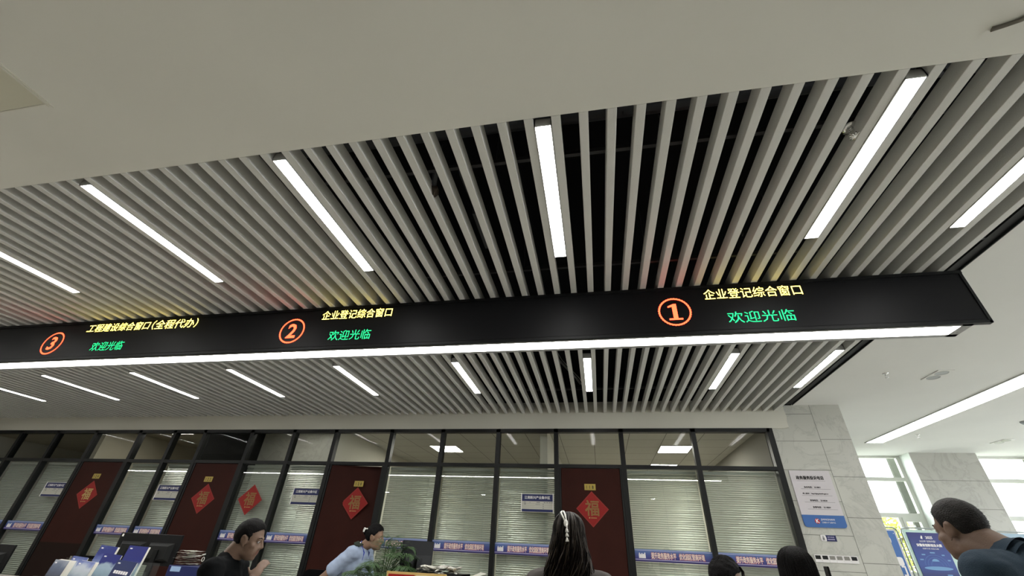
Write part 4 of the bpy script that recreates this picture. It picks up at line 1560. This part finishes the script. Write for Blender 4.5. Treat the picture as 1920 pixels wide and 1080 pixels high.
def person(lab, loc, face, height=1.70, lean=0.0, pitch=0.0, yaw=0.0, roll=0.0, skin='skin', shirt='cloth_black', sleeve='long', trousers='cloth_dark',
           elbows=None, wrists=None, width=1.0, shirt_name='jacket', collar=False, hair=None, fem=False, hs=1.0, bend=None, thick=1.0, neck_len=.142):
    """face: direction the body faces (x,y). Joints in body space: +y forward, +x to the person's right... scaled by height"""
    s = height / 1.70
    root = tag(empty('person', loc, math.atan2(-face[0], face[1])), lab, 'person')
    piv = (0, 0, .95 * s)
    L = lambda x, y, z: rx((x * s, y * s, z * s), lean, piv)
    sw = (.165 if fem else .19) * width
    neck = L(0, -.015, 1.44)
    head_c = neck + Vector((0, (.025 + .06 * math.sin(pitch)) * s, (.135 - .02 * (1 - math.cos(pitch))) * s)) + (L(0, 0, 1.6) - L(0, 0, 1.5)).normalized() * 0.0
    head_c = neck + (rx((0, 0, 1), (lean * .6 + pitch * .45) if bend is None else bend, (0, 0, 0)).normalized() * neck_len + Vector((0, .022, 0))) * s
    RH = Matrix.Rotation(yaw, 3, 'Z') @ Matrix.Rotation(-pitch - lean * .35, 3, 'X') @ Matrix.Rotation(roll, 3, 'Y')
    hd = s * hs
    HL = lambda x, y, z: head_c + RH @ Vector((x, y, z)) * hd
    elbows = elbows or {}
    wrists = wrists or {}
    sh = {q: L(q * sw, -.005, 1.385) for q in (-1, 1)}
    el = {q: Vector(elbows.get(q, L(q * (sw + .05), -.02, 1.10))) for q in (-1, 1)}
    wr = {q: Vector(wrists.get(q, L(q * (sw + .06), .06, .86))) for q in (-1, 1)}
    # ---- skin: one continuous body
    bm = bmesh.new()
    ell(bm, HL(0, -.012, .035), (.074 * hd, .095 * hd, .088 * hd), RH)
    ell(bm, HL(0, .032, -.048), (.056 * hd, .062 * hd, .074 * hd), RH)
    ell(bm, HL(0, .062, -.100), (.026 * hd, .024 * hd, .019 * hd), RH, 2)
    for q in (-1, 1):
        ell(bm, HL(q * .040, .052, -.028), (.022 * hd, .025 * hd, .022 * hd), RH, 2)
        ell(bm, HL(q * .036, .018, -.078), (.018 * hd, .044 * hd, .022 * hd), RH, 2)
        ell(bm, HL(q * .012, .092, -.036), .0095 * hd, RH, 2)
        ell(bm, HL(q * .030, .074, .004), (.018 * hd, .014 * hd, .009 * hd), RH, 2)
        # ear: rim and lobe around a hollow
        ear = [HL(q * (.073 + .010 * math.sin(t)), -.008 + .020 * math.cos(t + .3), -.008 + .033 * math.sin(t)) for t in [k * PI / 8 - .6 for k in range(12)]]
        tube(bm, ear, .0062 * hd, 6)
        ell(bm, HL(q * .074, -.006, -.010), (.006 * hd, .017 * hd, .027 * hd), RH, 2)
        ell(bm, HL(q * .074, .003, -.040), (.006 * hd, .009 * hd, .010 * hd), RH, 2)
    capsule(bm, HL(-.034, .080, .020), HL(.034, .080, .020), .011 * hd, .011 * hd, 8)
    capsule(bm, HL(0, .088, .012), HL(0, .108, -.030), .0075 * hd, .0115 * hd, 8)
    capsule(bm, HL(-.017, .083, -.060), HL(.017, .083, -.060), .0075 * hd, .0075 * hd, 8)
    capsule(bm, HL(-.014, .082, -.071), HL(.014, .082, -.071), .008 * hd, .008 * hd, 8)
    nr = (.046 if fem else .056) * hd * thick
    capsule(bm, HL(0, -.028, -.06), neck, nr, nr * 1.05)
    capsule(bm, HL(0, -.045, -.02), neck + Vector((0, -.012, 0)), nr * .9, nr)
    capsule(bm, neck, L(0, -.01, 1.38), nr * 1.1, .085 * s)
    capsule(bm, sh[-1], sh[1], .058 * s, .058 * s)
    ell(bm, L(0, .005, 1.27), (.155 * s * width, .105 * s, .16 * s))
    ell(bm, L(0, .005, 1.10), (.135 * s * width, .095 * s, .14 * s))
    ell(bm, L(0, 0, .96), (.155 * s * width, .110 * s, .12 * s))
    for q in (-1, 1):
        capsule(bm, sh[q], el[q], .050 * s, .040 * s)
        capsule(bm, el[q], wr[q], .039 * s, .026 * s)
        d = (wr[q] - el[q]).normalized()
        nrm = Vector((q, 0, .3))
        nrm = (nrm - d * nrm.dot(d)).normalized()
        hand(bm, wr[q], d, nrm, d.cross(nrm) * (-q), s)
        capsule(bm, Vector((q * .088 * s, 0, .92 * s)), Vector((q * .10 * s, .015, .49 * s)), .082 * s, .056 * s)
        capsule(bm, Vector((q * .10 * s, .015, .49 * s)), Vector((q * .105 * s, -.01, .09 * s)), .054 * s, .036 * s)
        capsule(bm, Vector((q * .105 * s, -.02, .045 * s)), Vector((q * .115 * s, .16, .03 * s)), .038 * s, .028 * s)
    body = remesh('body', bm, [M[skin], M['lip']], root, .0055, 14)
    inv = RH.transposed()
    for p in body.data.polygons:
        c = inv @ (Vector(p.center) - head_c) / hd
        p.material_index = 1 if (abs(c.x) < .021 and c.y > .083 and -.077 < c.z < -.053) else 0
    # ---- eyes
    for q in (-1, 1):
        bm = bmesh.new()
        ell(bm, HL(q * .030, .077, .001), .0105 * hd, RH, 3)
        ey = obj('eye', bm, M['eye'], root, smooth=True, local=True)
        bm = bmesh.new()
        ell(bm, HL(q * .030, .0855, .000), (.0052 * hd, .0030 * hd, .0052 * hd), RH, 2)
        obj('iris', bm, M['iris'], ey, smooth=True, local=True)
        bm = bmesh.new()
        tube(bm, [HL(q * .014, .091, .020), HL(q * .030, .090, .026), HL(q * .046, .078, .021)], [.0022 * hd, .0034 * hd, .0018 * hd], 6)
        obj('eyebrow', bm, M['hair'], root, smooth=True, local=True)
    # ---- upper garment
    t = .017 * s
    bm = bmesh.new()
    capsule(bm, sh[-1], sh[1], .062 * s + t * .8, .062 * s + t * .8)
    capsule(bm, L(0, -.02, 1.43), L(0, -.01, 1.36), nr * 1.12 + t * .7, .115 * s)
    ell(bm, L(0, .008, 1.27), (.172 * s * width + t, .112 * s + t, .17 * s))
    ell(bm, L(0, -.02, 1.32), (.165 * s * width + t, .095 * s + t, .11 * s))
    ell(bm, L(0, .008, 1.10), (.150 * s * width + t, .105 * s + t, .16 * s))
    ell(bm, L(0, 0, .95), (.165 * s * width + t, .118 * s + t, .13 * s))
    for q in (-1, 1):
        if sleeve == 'long':
            capsule(bm, sh[q], el[q], .062 * s + t * .6, .050 * s + t * .5)
            capsule(bm, el[q], wr[q].lerp(el[q], .06), .050 * s + t * .5, .036 * s + t * .3)
        else:
            capsule(bm, sh[q], sh[q].lerp(el[q], .72), .062 * s + t * .6, .058 * s + t * .7)
    g = remesh(shirt_name, bm, [M[shirt]], root, .010, 4, wrinkle=.007 * s, wscale=11)
    if sleeve == 'short':      # open cuff
        for q in (-1, 1):
            pass
    # ---- collar
    if collar:
        bm = bmesh.new()
        n = 40
        ringsv = []
        up = (HL(0, -.03, -.05) - neck).normalized()
        aa, bb = frame_of(up)
        c0 = neck + Vector((0, .0, -.018 * s))
        for hgt, rr in ((-.03, 1.62), (.004, 1.36), (.030, 1.24), (.034, 1.30), (.010, 1.52), (-.010, 1.74)):
            ringsv.append([bm.verts.new(c0 + up * hgt * s + (aa * math.cos(2 * PI * k / n) + bb * math.sin(2 * PI * k / n)) * nr * rr) for k in range(n)])
        for a, b in zip(ringsv, ringsv[1:]):
            for k in range(n):
                bm.faces.new((a[k], a[(k + 1) % n], b[(k + 1) % n], b[k]))
        obj('collar', bm, M[shirt], root, smooth=True, local=True)
    # ---- trousers and shoes
    bm = bmesh.new()
    ell(bm, Vector((0, 0, .93 * s)), (.175 * s * width, .128 * s, .12 * s))
    for q in (-1, 1):
        capsule(bm, Vector((q * .09 * s, 0, .90 * s)), Vector((q * .10 * s, .015, .49 * s)), .098 * s, .075 * s)
        capsule(bm, Vector((q * .10 * s, .015, .49 * s)), Vector((q * .105 * s, -.01, .10 * s)), .075 * s, .068 * s)
    remesh('trousers', bm, [M[trousers]], root, .014, 3, wrinkle=.006)
    for q in (-1, 1):
        bm = bmesh.new()
        capsule(bm, Vector((q * .105 * s, -.03, .050 * s)), Vector((q * .117 * s, .18, .036 * s)), .049 * s, .036 * s)
        bmesh.ops.bisect_plane(bm, geom=bm.verts[:] + bm.edges[:] + bm.faces[:], plane_co=(0, 0, .002), plane_no=(0, 0, 1), clear_inner=True)
        obj('shoe', bm, M['shoe'], root, smooth=True, local=True)
    if hair:
        hair(root, HL, RH, hd, head_c)
    return root, HL, RH, s, L


def lerp_tab(tab, y):
    if y <= tab[0][0]:
        return tab[0][1]
    for (a, za), (b, zb) in zip(tab, tab[1:]):
        if y <= b:
            return za + (zb - za) * (y - a) / (b - a)
    return tab[-1][1]


def hair_cap(root, HL, RH, s, m, tab, grow=1.07, thick=.006, rough=.004, top=0.0):
    """hair lying on the skull; tab gives the hairline height for each y (back negative)"""
    bm = bmesh.new()
    bmesh.ops.create_icosphere(bm, subdivisions=5, radius=1)
    dead = []
    for v in bm.verts:
        d = v.co.copy()
        p = Vector((d.x * .074 * grow, -.012 + d.y * .095 * grow, .035 + d.z * (.088 * grow + (top if d.z > 0 else 0))))
        if p.z < -.02:   # hair on the back of the neck narrows
            k = min(1, (-.02 - p.z) / .06)
            p.x *= 1 - .15 * k
        p0 = p.copy()
        zmin = lerp_tab(tab, p.y) + .006 * noise.noise(Vector((p.x * 60, p.y * 60, 1.7)))
        p += d * rough * noise.noise(p * 45)
        if p.z < zmin:
            dead.append(v)
        k = max(0.0, min(1.0, (p0.z - zmin) / .030))      # thin out towards the hairline
        p -= d * (1 - k) * .075 * (grow - 1.0)
        v.co = p
    bmesh.ops.delete(bm, geom=dead, context='VERTS')
    bmesh.ops.recalc_face_normals(bm, faces=bm.faces[:])
    bmesh.ops.solidify(bm, geom=bm.faces[:], thickness=-.002)
    for v in bm.verts:
        v.co = HL(*v.co)
    return obj('hair', bm, m, root, smooth=True, local=True)


MEN = [(-.12, -.075), (-.06, -.070), (-.035, -.030), (-.015, .022), (.006, .020), (.018, -.006), (.026, -.004), (.036, .040), (.060, .062), (.075, .075), (.1, .085)]


MEN_SHORT = [(-.12, -.045), (-.06, -.040), (-.035, -.004), (-.015, .028), (.006, .024), (.018, .004), (.026, .006), (.036, .044), (.060, .062), (.075, .075), (.1, .085)]


def fuzz(root, HL, s, m, tab, n, ln, seed, grow=1.08):
    """short hairs breaking the outline"""
    rnd = random.Random(seed)
    bm = bmesh.new()
    while n:
        d = Vector((rnd.gauss(0, 1), rnd.gauss(0, 1), rnd.gauss(0, 1))).normalized()
        p = Vector((d.x * .074 * grow, -.012 + d.y * .095 * grow, .035 + d.z * .088 * grow))
        if p.z < lerp_tab(tab, p.y) + .004:
            continue
        n -= 1
        q = p + (d + Vector((rnd.uniform(-.5, .5), rnd.uniform(-.2, .7), rnd.uniform(-.3, .3)))).normalized() * ln * rnd.uniform(.6, 1.2)
        tube(bm, [HL(*p), HL(*q)], [.0011 * s, .0004 * s], 3, cap=False)
    obj('hair_tips', bm, m, root, local=True)


# ---- man in black at the left
def hair_a(root, HL, RH, s, hc):
    hair_cap(root, HL, RH, s, M['hair'], MEN, 1.085, .007, .0025, top=.006)
    fuzz(root, HL, s, M['hair'], MEN, 900, .005, 1)


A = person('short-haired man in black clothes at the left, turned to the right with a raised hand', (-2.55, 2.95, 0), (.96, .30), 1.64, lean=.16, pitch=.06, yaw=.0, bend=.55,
           skin='skin_shaded', shirt='cloth_black', width=1.12, hair=hair_a, shirt_name='sweater',
           elbows={1: (.25, .20, 1.05), -1: (-.27, .10, 1.06)}, wrists={1: (.085, .275, 1.285), -1: (-.15, .32, 1.02)})


# ---- uniformed woman behind the counter
WOM = [(-.12, -.055), (-.06, -.060), (-.02, -.012), (.01, .006), (.03, .030), (.055, .064), (.08, .076), (.1, .085)]


def hair_b(root, HL, RH, s, hc):
    h = hair_cap(root, HL, RH, s, M['hair'], WOM, 1.10, .008, .003, top=.012)
    bm = bmesh.new()
    ell(bm, HL(0, -.118, .050), (.036 * s, .030 * s, .036 * s), RH, 4)
    for v in bm.verts:
        v.co += Vector(noise.noise_vector(v.co * 70)) * .004
    obj('hair_bun', bm, M['hair'], root, smooth=True, local=True)
    bm = bmesh.new()
    tube(bm, [HL(.042 + .004 * math.cos(t), -.102 - .026 * math.cos(t), .055 + .026 * math.sin(t)) for t in [k * PI / 9 - .4 for k in range(12)]], .0060 * s, 8)
    tube(bm, [HL(-.012, -.150 - .010 * math.cos(t), .060 + .026 * math.sin(t)) for t in [k * PI / 9 - .6 for k in range(12)]], .0055 * s, 8)
    obj('hair_clip', bm, M['clip_white'], root, smooth=True, local=True)


B, HB, RB, sB, LB = person('woman in a light blue short-sleeved uniform leaning forward behind the palm', (-2.87, 5.17, 0), (.95, .0), 1.80, lean=.42, pitch=-.10, yaw=.1, bend=.85, hs=.95,
                           shirt='cloth_blue', sleeve='short', fem=True, hair=hair_b, shirt_name='uniform_shirt', collar=True,
                           elbows={1: (.24, -.03, 1.22), -1: (-.28, .22, 1.08)}, wrists={1: (.25, -.23, 1.07), -1: (-.22, .40, 1.02)})
for q in (-1, 1):
    bm = bmesh.new()
    a, b = LB(q * .075, -.015, 1.475), LB(q * .175, -.015, 1.452)
    u = (b - a).normalized()
    f = rx((0, 1, 0), .42, (0, 0, 0))
    w = u.cross(f).normalized()
    if w.z < 0:
        w = -w
    for t0, t1, hw in ((0, .8, .038), (.8, 1.0, .028)):
        v = []
        for hh in (0, .010):
            for (tt, ss) in ((t0, -1), (t1, -1 if t1 < 1 else -.6), (t1, 1 if t1 < 1 else .6), (t0, 1)):
                v.append(bm.verts.new(a.lerp(b, tt) + f * hw * ss + w * (hh + .004)))
        for fc in ((0, 1, 2, 3), (7, 6, 5, 4), (0, 4, 5, 1), (1, 5, 6, 2), (2, 6, 7, 3), (3, 7, 4, 0)):
            bm.faces.new([v[i] for i in fc])
    ep = obj('epaulette', bm, M['badge'], B, local=True)
    bm = bmesh.new()
    ell(bm, a.lerp(b, .12) + w * .016, .007, None, 2)
    obj('button', bm, M['clip_white'], ep, smooth=True, local=True)
bm = bmesh.new()
lan = [(-.055, .085, 1.30), (-.050, .050, 1.42), (-.045, -.03, 1.470), (0, -.062, 1.478), (.045, -.03, 1.470), (.050, .050, 1.42), (.055, .085, 1.30), (.02, .150, 1.16)]
tube(bm, [LB(x * 1.15, y * 1.08 + .01, z + .006) for x, y, z in lan], .0065, 6)
obj('lanyard', bm, M['lanyard'], B, smooth=True, local=True)
bm = bmesh.new()
c = LB(.085, .128, 1.30)
ell(bm, c, (.030, .012, .022), None, 3)
obj('chest_badge', bm, M['badge'], B, smooth=True, local=True)
bm = bmesh.new()
a = Vector((.24, -.03, 1.22))
sR = LB(.165, -.005, 1.385)
m_ = sR.lerp(a, .38)
dd = (a - sR).normalized()
ell(bm, m_ + Vector((.052, -.01, .014)), (.010, .026, .034), None, 3)
obj('arm_badge', bm, M['badge'], B, smooth=True, local=True)


# ---- woman with long dark hair in front of door 118
def strand_path(HL, phi, r0, drop, wave, rnd, part=0.0):
    """from the parting at the crown over the skull and straight down. phi: 0 = back, +-pi/2 = sides"""
    pts = []
    sx, cy = math.sin(phi), -math.cos(phi)
    for k in range(7):
        t = k / 6 * (PI / 2) * .98
        x = sx * math.sin(t) * .074 * r0 + part * math.cos(t)
        y = -.012 + cy * math.sin(t) * .095 * r0
        z = .035 + math.cos(t) * .088 * r0
        pts.append(HL(x, y, z))
    return pts


def long_hair(n, drop, spread, wave, m_list, seed, rad=(.0042, .0014)):
    def f(root, HL, RH, s, hc):
        rnd = random.Random(seed)
        # solid mass under the strands
        bm = bmesh.new()
        ell(bm, HL(0, -.016, .036), (.080 * s, .101 * s, .094 * s), RH)
        ell(bm, HL(0, -.055, -.03), (.080 * s, .060 * s, .085 * s), RH)
        for k in range(6):
            t = k / 5
            ell(bm, hc + Vector((0, (-.075 - .015 * t) * s, (-.06 - drop * t) * s)), ((.076 + spread * t) * s, (.045 - .006 * t) * s, .085 * s), None)
        # carve away what would cover the face
        o = remesh('hair', bm, [m_list[0]], root, .008, 3, wrinkle=.006, wscale=26)
        b2 = bmesh.new()
        b2.from_mesh(o.data)
        inv = RH.transposed()
        dead = []
        for v in b2.verts:
            c = inv @ (v.co - hc) / s
            if c.y > .045 and c.z < .062 or (c.y > .03 and c.z < -.0):
                dead.append(v)
        bmesh.ops.delete(b2, geom=dead, context='VERTS')
        b2.to_mesh(o.data)
        b2.free()
        for mi in range(len(m_list)):
            bm = bmesh.new()
            for k in range(n // len(m_list)):
                phi = rnd.uniform(-1.75, 1.75)
                r0 = rnd.uniform(1.10, 1.16)
                pts = strand_path(HL, phi, r0, drop, wave, rnd, rnd.uniform(-.01, .01))
                p = pts[-1].copy()
                vx = math.sin(phi)
                ph = rnd.uniform(0, 6.28)
                amp = wave * rnd.uniform(.4, 1.3)
                dl = drop * rnd.uniform(.75, 1.08)
                for q in range(1, 12):
                    t = q / 11
                    pts.append(Vector((p.x * (1 - .15 * t) + vx * spread * t * s * 1.1 + amp * t * math.sin(ph + t * 9) * s,
                                       p.y + (hc.y - .10 * s - p.y) * min(1, t * 1.3) * (.75 if abs(phi) < 1.2 else .5) + amp * t * math.cos(ph + t * 8) * s - .012 * math.cos(phi) * s,
                                       p.z - dl * t * s)))
                nn = len(pts)
                tube(bm, pts, [(rad[0] + (rad[1] - rad[0]) * (i / (nn - 1)) ** 2) * s for i in range(nn)], 4, cap=False)
            ob = obj('hair_strands', bm, m_list[mi], root, smooth=True, local=True)
            if mi:
                ob['label'] = 'lighter brown strands'
    return f


Dp, HD, RD, sD, LD = person('woman with long dark wavy hair and a white clip, seen from behind before door 118', (-.165, 2.60, 0), (.04, 1.0), 1.685, pitch=.05,
                            shirt='cloth_grey', fem=True, shirt_name='blouse', hair=long_hair(390, .46, .050, .050, [M['hair_brown'], M['hair_brown'], M['hair_warm']], 5))
bm = bmesh.new()
loop = [HD(-.030, -.050, .136), HD(-.034, -.075, .128), HD(-.020, -.105, .105), HD(-.010, -.118, .085), HD(-.002, -.114, .090), HD(-.010, -.092, .118), HD(-.020, -.062, .135), HD(-.030, -.050, .136)]
tube(bm, loop, .0042, 8)
hc_ = obj('hair_clip', bm, M['clip_white'], Dp, smooth=True, local=True)
bm = bmesh.new()
ell(bm, HD(-.002, -.124, .072), (.011, .009, .017), RD, 3)
for z0, w in ((.048, .004), (.030, .0095), (.010, .0095), (-.012, .009)):
    tube(bm, [HD(.002 + .01 * (.05 - z0), -.134, z0 + .020), HD(.004 + .01 * (.05 - z0), -.137, z0)], [.003, w], 8)
obj('clip_pendant', bm, M['clip_white'], hc_, smooth=True, local=True)


# ---- dark-haired person low in the frame, right of door 118
def hair_e(root, HL, RH, s, hc):
    tab = [(-.12, -.085), (-.06, -.080), (-.03, -.035), (0, .0), (.02, .012), (.045, .050), (.07, .066), (.1, .075)]
    hair_cap(root, HL, RH, s, M['hair'], tab, 1.13, .012, .005, top=.012)
    rnd = random.Random(8)
    bm = bmesh.new()
    for k in range(240):
        phi = rnd.uniform(-PI, PI)
        d0 = Vector((math.sin(phi), math.cos(phi), 0))
        pts = []
        L_ = rnd.uniform(.5, 1.35)
        for q in range(6):
            t = q / 5 * L_
            r = 1.13 + .06 * math.sin(q)
            pts.append(HL(d0.x * math.sin(t) * .074 * r, -.012 + d0.y * math.sin(t) * .095 * r, .035 + math.cos(t) * .100 * r))
        if L_ > 1.1 and d0.y > .3:
            continue
        tube(bm, pts, [.003, .003, .003, .0025, .002, .0008], 4, cap=False)
    for k in range(14):     # loose fringe
        x = rnd.uniform(-.03, .06)
        tube(bm, [HL(x, .072, .10), HL(x * 1.1, .092, .075), HL(x * 1.25, .093, .045 - rnd.uniform(0, .03))], [.003, .002, .0008], 4, cap=False)
    obj('hair_strands', bm, M['hair'], root, smooth=True, local=True)


person('dark-haired person with visible ear at the bottom edge, before the bay right of door 118', (.73, 3.25, 0), (1.0, -.08), 1.515, pitch=.12, shirt='cloth_black',
       fem=True, hair=hair_e, shirt_name='jacket')

# ---- person with smooth black hair holding a phone
F, HF, RF, sF, LF = person('person with long smooth black hair seen from behind beside the marble wall', (.925, 2.62, 0), (.15, 1.0), 1.57, pitch=.02, shirt='cloth_black', fem=True,
                           shirt_name='jacket', hair=long_hair(420, .40, .030, .006, [M['hair'], M['hair']], 9, (.0036, .0016)),
                           elbows={1: (.27, .06, 1.02)}, wrists={1: (.163, .06, 1.272)})
rzF = math.atan2(-.15, 1.0)
ph = tag(empty('phone', (1.078, 2.68, 1.362), rzF), 'black phone held up beside the smooth black hair', 'phone')
bm = boxm(-.004, .004, -.036, .036, 0, .15)
bevel(bm, .003, 2)
obj('body', bm, M['plastic_black'], ph, local=True)
obj('screen', boxm(.004, .0048, -.032, .032, .006, .144), M['screen'], ph, local=True)
bm = bmesh.new()
for z in (.125, .108):
    tube(bm, [(-.004, -.02, z), (-.006, -.02, z)], .006, 12)
obj('camera_lens', bm, M['plastic_dark'], ph, local=True)


# ---- man in a blue-grey jacket at the right
def hair_g(root, HL, RH, s, hc):
    hair_cap(root, HL, RH, s, M['hair_grey'], MEN_SHORT, 1.06, .006, .002, top=.004)
    fuzz(root, HL, s, M['hair_grey'], MEN_SHORT, 900, .0035, 2)


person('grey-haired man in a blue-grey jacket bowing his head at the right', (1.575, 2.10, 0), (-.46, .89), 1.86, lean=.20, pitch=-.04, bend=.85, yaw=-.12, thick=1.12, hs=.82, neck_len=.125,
       elbows={-1: (-.215, .06, 1.16), 1: (.25, .04, 1.16)}, skin='skin_shaded', shirt='cloth_navy', width=.86,
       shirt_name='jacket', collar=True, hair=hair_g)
